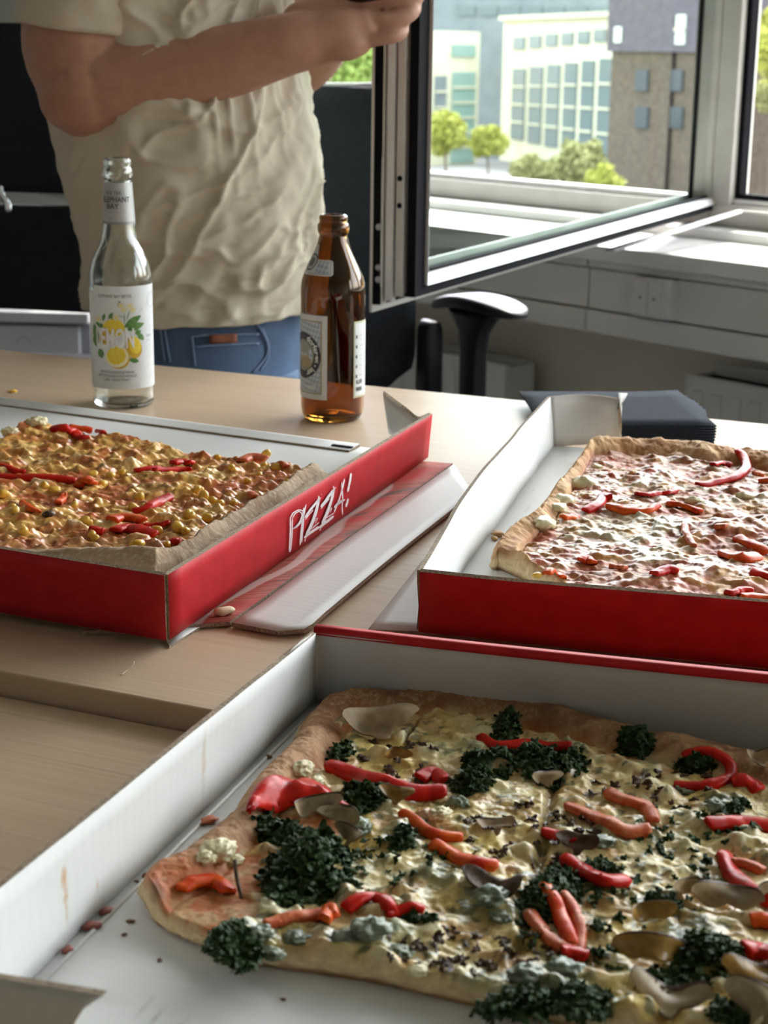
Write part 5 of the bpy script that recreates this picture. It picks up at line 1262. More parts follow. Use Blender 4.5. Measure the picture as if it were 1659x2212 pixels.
for k, (px, py, rx) in enumerate(((1160, 1243, 12), (1215, 1085, 14), (1205, 1100, 12), (1176, 1133, 9), (1260, 1050, 14), (1500, 1085, 20), (1610, 1075, 22), (1290, 1010, 12))): lump(pz2, px, py, rx, .5, M['cheeseblob'] if k else M['corn'], 70+k, 'cheese_lump', .35, sub=3)

# ---- left pizza: corn, pepper, orange cheese
wi = np.cross(ZA, d1); wi = wi/np.linalg.norm(wi)
if np.dot(wi, f1) < 0: wi = -wi
fi = np.cross(ZA, f1); fi = fi if fi[1] > 0 else -fi
pf1 = [C1+fi*.014-f1*.01, A1+f1*.30+fi*.010, A1+f1*.15+fi*.008, A1+f1*.06+fi*.010, A1+f1*.018+fi*.016]
br1 = P(745, 1026, .022)
pr1 = [pf1[-1], A1+d1*.08+wi*.009, A1+d1*.20+wi*.008, A1+d1*.29+wi*.012, br1]
pb1 = [P(-260, 905, .022), P(-120, 925, .022), P(0, 945, .022), P(60, 925, .024), P(150, 925, .024), P(260, 942, .022), P(400, 975, .019), P(560, 1001, .019), P(660, 1022, .019), br1]
pl1 = [pf1[0], (pf1[0]+pb1[0])/2, pb1[0]]
def fn1(x, y, dl, dr, df, db):
    f1_ = fbm2(x/.035, y/.035, 4, 201); f2_ = fbm2(x/.011, y/.011, 4, 202); f3 = fbm2(x/.0035, y/.0035, 3, 203)
    b1_ = np.clip(blobs(x/.0125+.5*f2_, y/.0105+.5*f1_, 204), 0, 1.3); b2_ = np.clip(blobs(x/.0055+.6*f2_, y/.0050, 205), 0, 1.3); id1 = .8
    wc = np.exp(-(dr/.15)**2); wf = .030+.085*wc; cf = df/wf; cr_ = dr/(.038+.006*f1_)
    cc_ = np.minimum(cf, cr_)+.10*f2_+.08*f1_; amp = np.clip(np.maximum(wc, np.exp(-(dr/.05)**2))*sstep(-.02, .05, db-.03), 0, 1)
    rimm = (1-sstep(.86, 1.04, cc_)); crustd = cc_*.03
    hr = .010+.0345*amp*(1-sstep(.02, 1.08, cc_))*(.70+.30*sstep(.0, .16, np.minimum(cf*1.0, cr_*.6)))*(1+.10*f1_)+.004*(1-amp)+.0007*f2_+.0004*f3-.003*amp*np.exp(-((cc_-.45+.2*f1_)/.07)**2)
    hi = .0115+.0045*f1_+.0052*b1_+.0022*b2_+.0014*f2_+.0010*f3
    for (px, py, r_, a_) in ((40, 930, .030, .008), (320, 945, .03, .004), (90, 925, .03, .006)):
        c = P(px, py, .02); hi = hi+a_*np.exp(-((x-c[0])**2+(y-c[1])**2)/r_**2)
    h = hr*rimm+hi*(1-rimm)
    col = lerp3(np.tile(np.array((.66, .27, .07)), (*x.shape, 1)), (.80, .47, .13), sstep(-.2, .3, f2_+.3*b1_)); col = lerp3(col, (.84, .58, .22), sstep(.08, .45, fbm2(x/.02, y/.02, 4, 211))*.75)
    col = lerp3(col, (.52, .10, .035), sstep(.02, .38, fbm2(x/.024, y/.020, 4, 213))*.75); col = lerp3(col, (.26, .075, .035), sstep(.24, .46, fbm2(x/.011, y/.009, 4, 215))*.6)
    col = lerp3(col, (.70, .62, .40), sstep(.75, 1.0, b1_+.2*f2_)*.4)
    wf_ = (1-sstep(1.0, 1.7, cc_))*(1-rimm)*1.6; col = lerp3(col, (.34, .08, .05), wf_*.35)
    cr = lerp3(np.tile(np.array((.27, .165, .085)), (*x.shape, 1)), (.38, .25, .145), sstep(-.3, .3, f1_+.5*f2_)); cr = lerp3(cr, (.60, .50, .36), sstep(.1, .4, fbm2(x/.0016, y/.0016, 2, 217))*.4)
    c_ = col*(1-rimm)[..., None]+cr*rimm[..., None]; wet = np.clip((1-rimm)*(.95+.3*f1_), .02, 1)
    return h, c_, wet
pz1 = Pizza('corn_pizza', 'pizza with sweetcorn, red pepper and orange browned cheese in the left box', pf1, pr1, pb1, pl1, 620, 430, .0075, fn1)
CORN = [(97, 1052), (262, 1024), (118, 1062), (325, 1010), (535, 1042), (558, 1030), (625, 1046), (470, 990), (500, 1012), (35, 1108), (25, 1100), (160, 1094), (190, 1132), (182, 1128), (205, 1165), (198, 1158), (300, 1178), (360, 1180), (342, 1150), (385, 1142), (400, 1150), (412, 1118), (425, 1062), (440, 1074), (475, 1092), (505, 1090), (290, 1100), (300, 1076), (287, 1068), (50, 1150), (8, 1070), (575, 962+20), (430, 1060), (145, 935), (222, 1048), (200, 1028), (240, 1030), (330, 1160), (460, 1085), (380, 1128), (405, 1112), (448, 1122), (570, 1008), (640, 1035), (595, 1012), (290, 1182), (338, 1148)]
bm = bmesh.new(); bmesh.ops.create_icosphere(bm, subdivisions=3, radius=.0042)
for v in bm.verts:
    v.co.z *= .62+.3*(v.co.x/.0042 > 0)*(v.co.x/.0042); v.co.y *= .85; v.co *= 1+.08*math.sin(v.co.x*900)*math.cos(v.co.y*700)
cme = bpy.data.meshes.new('corn_kernel'); bm.to_mesh(cme); bm.free(); cme.materials.append(M['corn']); cme.polygons.foreach_set('use_smooth', [True]*len(cme.polygons))
for k, (px, py) in enumerate(CORN):
    p = pz1.hit(px, py); o = bpy.data.objects.new('corn_kernel', cme); COL.objects.link(o); put(o, pz1.root)
    o.location = tuple(p+ZA*.0012); o.rotation_euler = (RND.uniform(-.6, .6), RND.uniform(-.6, .6), RND.uniform(0, 6.28)); s_ = RND.uniform(.8, 1.2); o.scale = (s_, s_, s_)
for pts, wd, mm, hh, lf_ in [([(-60, 1030), (0, 1034), (80, 1038), (165, 1040)], .0075, 'pepper', .0045, .004), ([(0, 1008), (30, 1016), (55, 1022)], .006, 'pepper', .004, .002), ([(168, 1058), (180, 1050), (205, 1052)], .010, 'pepper_o', .005, .004), ([(290, 1022), (320, 1018), (350, 1018)], .008, 'pepper', .004, .003), ([(330, 1020), (390, 1018), (415, 1018)], .006, 'pepper', .004, .003), ([(372, 1008), (395, 1004), (418, 1010)], .010, 'pepper', .005, .004), ([(110, 930), (140, 935), (165, 945), (185, 955)], .012, 'pepper', .005, .003), ([(150, 925), (175, 930), (200, 935)], .007, 'pepper_o', .004, .003),
    ([(240, 1130), (262, 1122), (290, 1126), (310, 1134)], .010, 'pepper_o', .005, .004), ([(245, 1154), (275, 1146), (305, 1152), (335, 1166)], .012, 'pepper', .005, .004), ([(310, 1140), (340, 1140), (365, 1138)], .006, 'pepper', .004, .003), ([(368, 1176), (380, 1174), (392, 1178)], .008, 'pepper', .004, .003), ([(200, 1148), (212, 1150), (225, 1152)], .009, 'pepper', .005, .003), ([(285, 1110), (320, 1100), (345, 1090), (370, 1075)], .008, 'pepper', .004, .004), ([(48, 1090), (62, 1100), (85, 1110)], .006, 'pepper_o', .004, .003), ([(125, 1092), (138, 1080), (145, 1070)], .007, 'pepper_o', .004, .003), ([(545, 1092), (555, 1096), (562, 1100)], .006, 'pepper_o', .004, .003), ([(520, 1000), (545, 992), (575, 998)], .012, 'pepper_b', .005, .003), ([(600, 1008), (620, 1008)], .008, 'pepper_b', .004, .003), ([(210, 935), (225, 940)], .006, 'pepper', .004, .003), ([(540, 1070), (552, 1080)], .008, 'pepper_b', .004, .002)]:
    strip(pz1, pts, wd, M[mm], hh, lf_)
lump(pz1, 80, 915, 22, .6, M['cheeseblob'], 5, 'cheese_lump', .4, sub=4, freq=7); lump(pz1, 22, 935, 18, .6, M['cheeseblob'], 6, 'cheese_lump', .4, sub=4, freq=7)
lump(pz1, 105, 1112, 14, .5, M['mush_d'], 7, 'burnt_bit', .3, sub=3)
# ---------------------------------------------------------------- office chairs
def chair_common(root, c, fwd, side, seat_z):
    """seat, column, star base with casters; c = XY of the column"""
    C = np.array([c[0], c[1], 0.]); ax = (side, fwd, ZA)
    box('seat', C+ZA*(seat_z-.03)+fwd*.02, (.48, .46, .07), M['blackfabric'], root, bev=.022, axes=ax)
    tube('gas_column', [C+ZA*.09, C+ZA*.25, C+ZA*(seat_z-.06)], [.03, .028, .018], M['blackplastic'], root)
    for k in range(5):
        a = 2*math.pi*k/5+.3; d = np.array([math.cos(a), math.sin(a), 0])
        lg = tube('base_leg', [C+d*.02+ZA*.10, C+d*.16+ZA*.095, C+d*.30+ZA*.075], [.028, .022, .014], M['blackplastic'], root, n=8)
        tube('caster', [C+d*.29+ZA*.03+np.cross(d, ZA)*.022, C+d*.29+ZA*.03-np.cross(d, ZA)*.022], .029, M['blackplastic'], lg, n=16)
def curved_back(name, root, c, side, fwd, wd, z0, z1, curve, m, th=.03, rc=.05, nx=20, nz=20, lean=0.0):
    G = []
    for i in range(nx):
        u = i/(nx-1)*2-1; row = []
        for k in range(nz):
            v = k/(nz-1)*2-1
            # rounded-rectangle mapping
            uu, vv = u*wd/2, v*(z1-z0)/2
            cut = max(0, abs(vv)-((z1-z0)/2-rc)); lim = wd/2-rc+math.sqrt(max(0, rc*rc-cut*cut)); uu = u*lim
            row.append(np.array([c[0], c[1], 0])+side*uu+fwd*(curve*(u*u)-lean*(vv+ (z1-z0)/2))+ZA*((z0+z1)/2+vv))
        G.append(row)
    return sheet(name, G, th, [m]*3, root)
# right chair: its pad and post are in clear view beside the sash
k_ = 1.12
pad0 = P(968, 640, -.070); pad1 = P(1120, 672, -.070)
fwd = (pad1-pad0); fwd[2] = 0; fwd /= np.linalg.norm(fwd); side = np.array([-fwd[1], fwd[0], 0])    # side: towards the far arm
edge = D(905, 500, 2.92); edge[2] = 0
cc = edge-side*.262
oc = cc+fwd*.20
ch = thing('office_chair', 'black office chair with high back and T-shaped armrest beside the open window', 'chair', (oc[0], oc[1], 0))
zt_ = D(740, 183, 2.85)[2]; zb_ = D(860, 838, 2.9)[2]
curved_back('backrest', ch, cc, side, fwd, .46, zb_, zt_, .035, M['blackfabric'], th=.022, rc=.05)
box('back_highlight', cc+ZA*(zt_+.002)+fwd*.004, (.34, .012, .006), M['radiator'], ch, axes=(side, fwd, ZA), bev=.002, label='highlight modelled as a pale strip along the backrest top')  # pale strip stands in for light caught by the backrest's top edge
tube('back_stay', [cc-fwd*.03+ZA*(zb_+.18), cc-fwd*.05+ZA*(zb_-.02), oc*[1, 1, 0]-fwd*.10+ZA*.44, oc*[1, 1, 0]+ZA*.42], .022, M['blackplastic'], ch)
chair_common(ch, oc, fwd, side, .48)
bp = D(928, 745, 2.9); bpt = D(925, 690, 2.9)[2]
def prism(name, rows, m, root, label=None):
    """rows: list of 4-point rings"""
    vs = [p for r in rows for p in r]; fs = []
    n = len(rows[0])
    for i in range(len(rows)-1):
        for k in range(n): k2 = (k+1) % n; fs.append((i*n+k, i*n+k2, (i+1)*n+k2, (i+1)*n+k))
    fs += [tuple(range(n))[::-1], tuple((len(rows)-1)*n+k for k in range(n))]
    o = mobj(name, vs, fs, m, root, True, label=label); return o
def rrect(c, a, b, wa, wb, n=4):
    o = []
    for k in range(16):
        t = 2*math.pi*k/16; ct, st = math.cos(t), math.sin(t)
        o.append(np.array(c)+a*wa*math.copysign(abs(ct)**.5, ct)+b*wb*math.copysign(abs(st)**.5, st))
    return o
def armrest(root, pc, ph, z, m=M['blackplastic']):
    """pad centred at pc with heading; post and bracket"""
    rows = []
    for i in range(22):
        u = math.sin((i/21*2-1)*math.pi/2); q = (1-abs(u)**3.2)**.42
        rows.append(rrect(np.array([pc[0], pc[1], 0])+fwd*(u*.118)+ZA*(z+.012-.010*u*u-.012*max(0, -u)**2), side, ZA, .042*max(q, .05), .0125*max(q, .15)))
    prism('armrest_pad', rows, m, root)
pc = (pad0+pad1)/2-fwd*.01; 
armrest(ch, pc, 0, pc[2]-.010)
zp = pc[2]-.022
post = P(1036, 760, -.115); 
pcx = pc*[1, 1, 0]-fwd*.012
def post_rows(base, top, seat):
    r = []
    for z, wa in ((seat, .024), (top-.16, .024), (top-.07, .025), (top-.035, .032), (top-.015, .050), (top, .068)): r.append(rrect(base+ZA*z, fwd, side, wa, .017))
    return r
prism('armrest_post', post_rows(pcx, zp+.004, .44), M['blackplastic'], ch)
box('armrest_bracket', (pcx+oc*[1, 1, 0])/2+ZA*.435, (.30, .05, .014), M['blackplastic'], ch, axes=(side, fwd, ZA))
pc2 = pc-side*.54
armrest(ch, pc2, 0, pc[2]-.010); prism('armrest_post', post_rows(pcx-side*.54, zp+.004, .44), M['blackplastic'], ch)
# rounded side bracket seen just right of the backrest
bq = bp*[1, 1, 0]
rows = [rrect(bq+ZA*z, side, fwd, w_, .02) for z, w_ in ((.42, .020), (bpt-.05, .019), (bpt-.015, .018), (bpt-.004, .013), (bpt, .006))]
prism('back_bracket', rows, M['blackplastic'], ch)
box('bracket_arm', (bq+oc*[1, 1, 0])/2+ZA*.43, (float(np.linalg.norm((bq-oc)[:2])), .04, .014), M['blackplastic'], ch, axes=((bq-oc)*[1, 1, 0]/np.linalg.norm((bq-oc)[:2]), np.cross(ZA, (bq-oc)*[1, 1, 0]/np.linalg.norm((bq-oc)[:2])), ZA))

# left chair: split backrest seen from behind
e0 = D(-150, 300, 2.85); s2 = np.array([.985, -.17, 0]); f2_ = np.array([.17, .985, 0])
cl_ = e0*[1, 1, 0]+s2*.06
ch2 = thing('office_chair', 'black office chair with a split backrest and chrome side bracket at the left edge', 'chair', (cl_[0]+.03, cl_[1]+.2, 0))
zu = D(60, 52, 2.85)[2]; zm1 = D(60, 414, 2.85)[2]; zm0 = D(60, 443, 2.85)[2]; zl = D(60, 676, 2.85)[2]
curved_back('upper_back', ch2, cl_+s2*.06, s2, f2_, .62, zm1, zu, .03, M['blackfabric'], th=.03, rc=.03)
curved_back('lower_back', ch2, cl_+s2*.06, s2, f2_, .62, zl, zm0, .03, M['blackfabric'], th=.03, rc=.04)
hk = D(8, 428, 2.80)
tube('side_bracket', smoothpath([hk+ZA*.02-s2*.005, hk+ZA*.006-s2*.002, hk-ZA*.008+s2*.006, hk-ZA*.022+s2*.008], 12), .006, M['chrome'], ch2, n=10, label='chrome hook-shaped bracket')
for sq_ in (-.12, .30):
    tube('back_stay', [cl_+s2*sq_-f2_*.03+ZA*(zm1+.06), cl_+s2*sq_-f2_*.035+ZA*(zm0-.05)], .009, M['blackplastic'], ch2, n=8)
tube('back_stay', [cl_-f2_*.03+ZA*(zl+.1), cl_-f2_*.0+ZA*.48, cl_+f2_*.2+ZA*.42], .02, M['blackplastic'], ch2, n=8)
chair_common(ch2, cl_+f2_*.24, f2_, s2, .48)

# white drawer pedestal behind, lower left
pc_ = D(190, 690, 3.8); zt_ = D(90, 674, 3.8)[2]
pr = pc_*[1, 1, 0]; s3 = np.array([.998, -.06, 0]); f3_ = np.array([.06, .998, 0])
pd = thing('drawer_pedestal', 'low white drawer unit on the floor behind the left chair', 'cabinet', (pr[0]-.2, pr[1]+.25, 0))
M['cab'] = mat('white melamine', (.50, .51, .50), .45); M['cabedge'] = mat('lilac grey edge', (.36, .35, .39), .45)
ax3 = (s3, f3_, ZA); cw = .46
box('body', pr-s3*cw/2+f3_*.25+ZA*(zt_/2-.015), (cw, .46, zt_-.03), M['cabedge'], pd, axes=ax3)
box('top_panel', pr-s3*cw/2+f3_*.24+ZA*(zt_-.012), (cw+.004, .50, .024), M['cab'], pd, axes=ax3, bev=.002)
hgt = (zt_-.03-.05)/3
for k in range(3):
    zc2 = .05+hgt*(k+.5); dr = box('drawer', pr-s3*(cw/2+.010)+f3_*.011+ZA*zc2, (cw-.025, .020, hgt-.006), M['cab'], pd, axes=ax3, bev=.002)
    if k == 2:
        hp = on_plane(52, 742, pr-f3_*.0, f3_); vs, fs = [], []
        for q in range(25):
            t = math.pi*q/24
            for r in (.014, .0175): vs.append(hp*[1, 1, 1]+s3*math.cos(t)*r+ZA*math.sin(t)*r-f3_*.0008)
        for q in range(24): fs.append((2*q, 2*q+1, 2*q+3, 2*q+2))
        mobj('finger_pull', vs, fs, M['cabedge'], dr, False, label='half round finger pull')
    else: box('finger_pull', pr-s3*(cw/2+.010)+ZA*(zc2+hgt/2-.02), (.05, .006, .012), M['cabedge'], dr, axes=ax3)

# ---------------------------------------------------------------- the person
person = thing('person', 'person in beige t-shirt and blue jeans, standing behind the table, both hands raised', 'person', (-.24, 2.12, 0))
M['skin'] = m_food('skin', (.38, .19, .13), (.43, .23, .16), .5, 60, .12, 0, .12)
M['shirt'] = m_noise('beige cotton', (.52, .455, .35), (.585, .52, .41), 900, .9, .35, 2200, dist=.0006)
def m_jeans():
    m = mat('blue denim', (.05, .09, .18), .85); N = NT(m); v = N.coord('Object')
    f = N.noise(v, 9, 4); g = N.noise(v, 700, 3, .6); c = N.ramp(f, [(.35, (.022, .042, .080)), (.68, (.07, .125, .23))]); N.color(N.mix(N.math('MULTIPLY', g, .35), c, (.20, .28, .42))); N.bump(g, .4, .0008); return m
M['jeans'] = m_jeans()
M['stitch'] = mat('pale denim seam', (.16, .22, .33), .85)
M['leather'] = m_noise('tan leather tab', (.16, .05, .025), (.26, .09, .045), 90, .6)
M['hair'] = m_noise('brown hair', (.06, .035, .02), (.12, .07, .04), 200, .6, .5, 600)
def loft(rows, K=None):
    vs = [p for r in rows for p in r]; n = len(rows[0]); fs = []
    for i in range(len(rows)-1):
        for k in range(n): k2 = (k+1) % n; fs.append((i*n+k, i*n+k2, (i+1)*n+k2, (i+1)*n+k))
    fs += [tuple(range(n))[::-1], tuple((len(rows)-1)*n+k for k in range(n))]
    return vs, fs
bodyV, bodyF = [], []
def addpart(vs, fs):
    b = len(bodyV); bodyV.extend([tuple(v) for v in vs]); bodyF.extend([tuple(b+i for i in f) for f in fs])
def limb(pts, rad, n=24, sub=18, sq=None):
    """tapered tube with hemispherical ends"""
    q = smoothpath(np.hstack([np.array(pts, float), np.array(rad, float)[:, None]]), sub); c, r = q[:, :3], q[:, 3]
    tg = np.gradient(c, axis=0); tg /= np.linalg.norm(tg, axis=1)[:, None]
    a = np.cross(tg[0], [0, 1, 0.1]); a /= np.linalg.norm(a); rows = []
    def rowat(cc, t, rr, a):
        b = np.cross(t, a); return [cc+rr*(math.cos(2*math.pi*k/n)*a+math.sin(2*math.pi*k/n)*b) for k in range(n)]
    for k in (80, 60, 40, 20): kk = math.radians(k); rows.append(rowat(c[0]-tg[0]*r[0]*math.sin(kk), tg[0], r[0]*math.cos(kk), a))
    for i in range(len(c)):
        a = a-tg[i]*np.dot(a, tg[i]); a /= np.linalg.norm(a); rows.append(rowat(c[i], tg[i], r[i], a))
    for k in (20, 40, 60, 80): kk = math.radians(k); rows.append(rowat(c[-1]+tg[-1]*r[-1]*math.sin(kk), tg[-1], r[-1]*math.cos(kk), a))
    addpart(*loft(rows))
YN = 1.93                                     # distance of the near arm along the lens axis
def Q(px, py, t): return D(px, py, t)
kr = lambda rp, t: rp*t/FPX
# torso core
def ellr(cx, cy, z, a, b, n=32, p=2.4):
    return [np.array([cx+a*math.copysign(abs(math.cos(t))**(2/p), math.cos(t)), cy+b*math.copysign(abs(math.sin(t))**(2/p), math.sin(t)), z]) for t in [2*math.pi*k/n for k in range(n)]]
PY = 2.12
TOR = [(.72, -.235, .085, .115), (.80, -.235, .090, .120), (.90, -.235, .100, .125), (1.00, -.240, .110, .130), (1.10, -.250, .115, .135), (1.20, -.262, .115, .145), (1.30, -.270, .110, .150), (1.38, -.275, .095, .145), (1.43, -.275, .075, .12), (1.46, -.272, .055, .07)]
addpart(*loft([ellr(cx, PY, z, a, b) for z, cx, a, b in TOR]))
# neck, head
addpart(*loft([ellr(-.270+.02*i, PY, 1.42+.035*i, .058, .055) for i in range(5)]))
hd = []
for k in range(17):
    t = k/16; z = 1.53+.235*t; a = .095*math.sin(math.pi*min(1, .12+.86*t))**.55; b = .076*math.sin(math.pi*min(1, .12+.86*t))**.55
    fw = .012*math.sin(math.pi*t)-.01
    hd.append(ellr(-.200+fw, PY, z, max(a, .01), max(b, .01), p=2.1))
addpart(*loft(hd))
limb([(-.105, PY, 1.66), (-.092, PY, 1.635), (-.090, PY, 1.62)], [.010, .013, .014], n=12, sub=6)       # nose
limb([(-.112, PY-.02, 1.585), (-.104, PY, 1.585), (-.112, PY+.02, 1.585)], [.006, .008, .006], n=10, sub=6)  # lips
for s_ in (-1, 1): limb([(-.215, PY+s_*.078, 1.67), (-.22, PY+s_*.084, 1.65), (-.212, PY+s_*.079, 1.625)], [.011, .013, .009], n=10, sub=6)
# near (right) arm
sh = Q(205, -420, 1.98)
limb([(-.275, 1.995, 1.35), Q(200, -180, 1.96), Q(190, 20, 1.94), Q(186, 120, 1.935), Q(190, 186, 1.93)], [.045, kr(125, YN), kr(140, YN), kr(136, YN), kr(112, YN)])
limb([Q(190, 182, 1.93), Q(240, 178, 1.925), Q(300, 168, 1.92), Q(400, 152, 1.91), Q(500, 130, 1.90), Q(560, 113, 1.895), Q(615, 97, 1.89), Q(650, 90, 1.89)], [kr(105, YN), kr(103, YN), kr(98, YN), kr(87, YN), kr(76, YN), kr(70, YN), kr(65, YN), kr(62, YN)], sub=30)
limb([Q(150, 215, 1.93), Q(175, 220, 1.93)], [kr(66, YN), kr(68, YN)], sub=4)
# palm and curled fingers
HT_ = 1.89
limb([Q(640, 88, HT_), Q(690, 82, HT_), Q(745, 66, HT_), Q(782, 56, HT_)], [kr(62, HT_), kr(56, HT_), kr(50, HT_), kr(36, HT_)], sub=14)
limb([Q(655, 52, HT_+.02), Q(710, 30, HT_+.02), Q(770, 20, HT_+.02)], [kr(50, HT_), kr(46, HT_), kr(40, HT_)], sub=10)
limb([Q(700, 100, HT_-.005), Q(750, 98, HT_-.005), Q(775, 90, HT_)], [kr(32, HT_), kr(33, HT_), kr(30, HT_)], sub=8)
FNG = [([(765, 88, 0), (808, 84, -.004), (848, 78, -.002), (868, 66, .008), (862, 50, .022), (835, 40, .03)], [24, 17, 17, 16, 14, 13]),
       ([(768, 46, .004), (820, 44, -.005), (868, 38, -.002), (893, 20, .008), (884, 0, .024), (850, -12, .032)], [26, 19, 19, 18, 16, 15]),
       ([(770, 8, .012), (830, 3, .002), (885, -2, .002), (908, -20, .014), (892, -44, .030), (860, -52, .038)], [26, 20, 18, 18, 17, 15]),
       ([(765, -22, .024), (830, -34, .018), (880, -42, .020), (900, -62, .030), (884, -84, .040), (850, -90, .046)], [26, 23, 20, 19, 17, 14]),
       ([(680, 20, .03), (715, -30, .034), (752, -62, .030), (800, -78, .024)], [32, 27, 23, 17])]
for pts, rd in FNG: limb([Q(a, b, HT_+c) for a, b, c in pts], [kr(r, HT_) for r in rd], n=16, sub=18)
# far (left) arm, elbow peeping out below the near wrist
FT = 2.27
limb([(-.265, 2.255, 1.35), Q(560, -180, FT), Q(606, 20, FT), Q(625, 105, FT)], [.045, kr(105, FT), kr(98, FT), kr(88, FT)])
limb([Q(612, 130, FT), Q(660, 105, FT-.03), Q(730, 30, FT-.12), Q(800, -40, FT-.20)], [kr(92, FT), kr(82, FT), kr(64, FT), kr(54, FT)], sub=20)
limb([Q(800, -45, FT-.20), Q(840, -70, FT-.26), Q(860, -85, FT-.30)], [kr(52, FT), kr(50, FT), kr(34, FT)], sub=8)
for k in range(4): limb([Q(850, -60-18*k, FT-.28), Q(885, -62-18*k, FT-.32), Q(880, -60-18*k, FT-.35)], [kr(18, FT)]*3, n=12, sub=8)
limb([Q(850, -100, FT-.28), Q(860, -125, FT-.31), Q(850, -135, FT-.34)], [kr(20, FT)]*3, n=12, sub=8)
# legs
for s_ in (-1, 1):
    limb([(-.235, PY+s_*.085, .80), (-.232, PY+s_*.095, .66), (-.225, PY+s_*.10, .48), (-.235, PY+s_*.105, .30), (-.245, PY+s_*.105, .10)], [.078, .078, .058, .054, .040], sub=24)
    limb([(-.255, PY+s_*.105, .050), (-.18, PY+s_*.11, .045), (-.09, PY+s_*.12, .03)], [.040, .042, .028], n=16, sub=8)
me = bpy.data.meshes.new('body'); me.from_pydata([tuple(map(float, v)) for v in bodyV], [], bodyF); me.update()
ob = bpy.data.objects.new('body', me); COL.objects.link(ob)
rm = ob.modifiers.new('r', 'REMESH'); rm.mode = 'VOXEL'; rm.voxel_size = .0026; rm.use_smooth_shade = True
smo = ob.modifiers.new('s', 'SMOOTH'); smo.iterations = 4; smo.factor = .5
dg = bpy.context.evaluated_depsgraph_get(); nm = bpy.data.meshes.new_from_object(ob.evaluated_get(dg))
bpy.data.objects.remove(ob); nm.name = 'body'; nm.materials.clear(); nm.materials.append(M['skin']); nm.polygons.foreach_set('use_smooth', [True]*len(nm.polygons))
body = bpy.data.objects.new('body', nm); COL.objects.link(body); put(body, person)
# eyes, hair
for s_ in (-1, 1):
    e = lathe('eye', [(.0001, -.008), (.006, -.006), (.008, 0), (.006, .006), (.0001, .008)], mat('eye white', (.8, .8, .78), .2), (-.113, PY+s_*.03, 1.650), person, n=14)
hr = []
for k in range(12):
    t = k/11; z = 1.645+.135*t; a = .104*math.cos(t*math.pi/2*.97)**.5; b = .086*math.cos(t*math.pi/2*.97)**.5; hr.append(ellr(-.215, PY, z, max(a, .008), max(b, .008)))
v_, f_ = loft(hr); mobj('hair', v_, f_, M['hair'], person, True)

# t-shirt body: dense lofted tube with folds
SH = [(1095, 0)]
NR, NZ = 300, 260
zhem = D(500, 697, 1.98)[2]; ztop = 1.455
def sx(px, py, t=2.1): return float(D(px, py, t)[0])
ys = [697, 660, 620, 560, 450, 350, 270, 160, 60, -60, -250, -480]
xl = [207, 185, 178, 190, 166, 146, 128, 112, 105, 100, 110, 140]
xr = [655, 690, 688, 688, 694, 690, 676, 655, 640, 625, 600, 560]
zz_ = np.array([float(D(430, y, 2.1)[2]) for y in ys]); o_ = np.argsort(zz_)
zl_ = zz_[o_]; XL = np.array([sx(a, y) for a, y in zip(xl, ys)])[o_]; XR = np.array([sx(a, y) for a, y in zip(xr, ys)])[o_]
Zs = np.linspace(zhem, ztop, NZ); th_ = np.linspace(0, 2*math.pi, NR, endpoint=False)
ZZ, TH = np.meshgrid(Zs, th_, indexing='ij')
L_ = np.interp(ZZ, zl_, XL); R_x = np.interp(ZZ, zl_, XR)
taper = 1-sstep(1.36, ztop, ZZ)*.62
cx_ = (L_+R_x)/2; a_ = (R_x-L_)/2*taper; b_ = np.interp(ZZ, [.76, .95, 1.1, 1.25, 1.36, 1.42, 1.455], [.178, .168, .168, .178, .182, .150, .075])
ct, st_ = np.cos(TH), np.sin(TH); pw = 2/2.3
X_ = cx_+a_*np.sign(ct)*np.abs(ct)**pw; Y_ = PY+b_*np.sign(st_)*np.abs(st_)**pw
# folds: ridged noise stretched along drag directions
arc = TH*.16
def ridge(u, v, seed): n = vnoise2(u, v, seed); return (1-np.abs(n))**3
frontm = np.exp(-((np.mod(TH-5.25+math.pi, 2*math.pi)-math.pi)/1.0)**2)       # side turned to camera and right
u1 = (arc*.62+ZZ*.80); v1 = (arc*.80-ZZ*.62)
w0 = fbm2(arc*9, ZZ*9, 3, 301)*.5
d_ = ridge(u1*7+w0*1.5, v1*38+w0*3, 302)*.0085*(.30+frontm*1.0)
d_ += ridge(arc*9+w0*1.6+ZZ*4, ZZ*36-arc*18+w0*3, 303)*.0060*(.35+.8*frontm)
hemz = np.exp(-((ZZ-zhem-.05)/.05)**2)
d_ += ridge(arc*8+w0, (ZZ-arc*.12)*34+w0*2, 304)*.0065*hemz*(.3+frontm)
d_ += fbm2(arc*55, ZZ*55, 3, 305)*.0011*(.4+frontm) + fbm2(arc*16, ZZ*12, 3, 306)*.005
vert = np.exp(-((ZZ-1.05)/.09)**2)*frontm
d_ += ridge(arc*42+w0, ZZ*5+w0*2, 307)*.0075*vert
nx_, ny_ = ct, st_
X_ += nx_*d_; Y_ += ny_*d_
hemr = sstep(zhem+.022, zhem+.0195, ZZ)*(1-sstep(zhem+.018, zhem+.0, ZZ)*0)
X_ += nx_*(-.0012)*np.exp(-((ZZ-zhem-.0215)/.0015)**2); Y_ += ny_*(-.0012)*np.exp(-((ZZ-zhem-.0215)/.0015)**2)
ZV = ZZ+fbm2(np.cos(TH)*2.2, np.sin(TH)*2.2, 3, 309)*.008*np.exp(-(ZZ-zhem)/.05)
V = np.stack([X_, Y_, ZV], -1).reshape(-1, 3)
idx = np.arange(NR*NZ).reshape(NZ, NR); nx2 = np.roll(idx, -1, 1)
F4 = np.stack([idx[:-1], nx2[:-1], nx2[1:], idx[1:]], -1).reshape(-1, 4)
shirt = mobj('t_shirt', V, F4, M['shirt'], person, True)
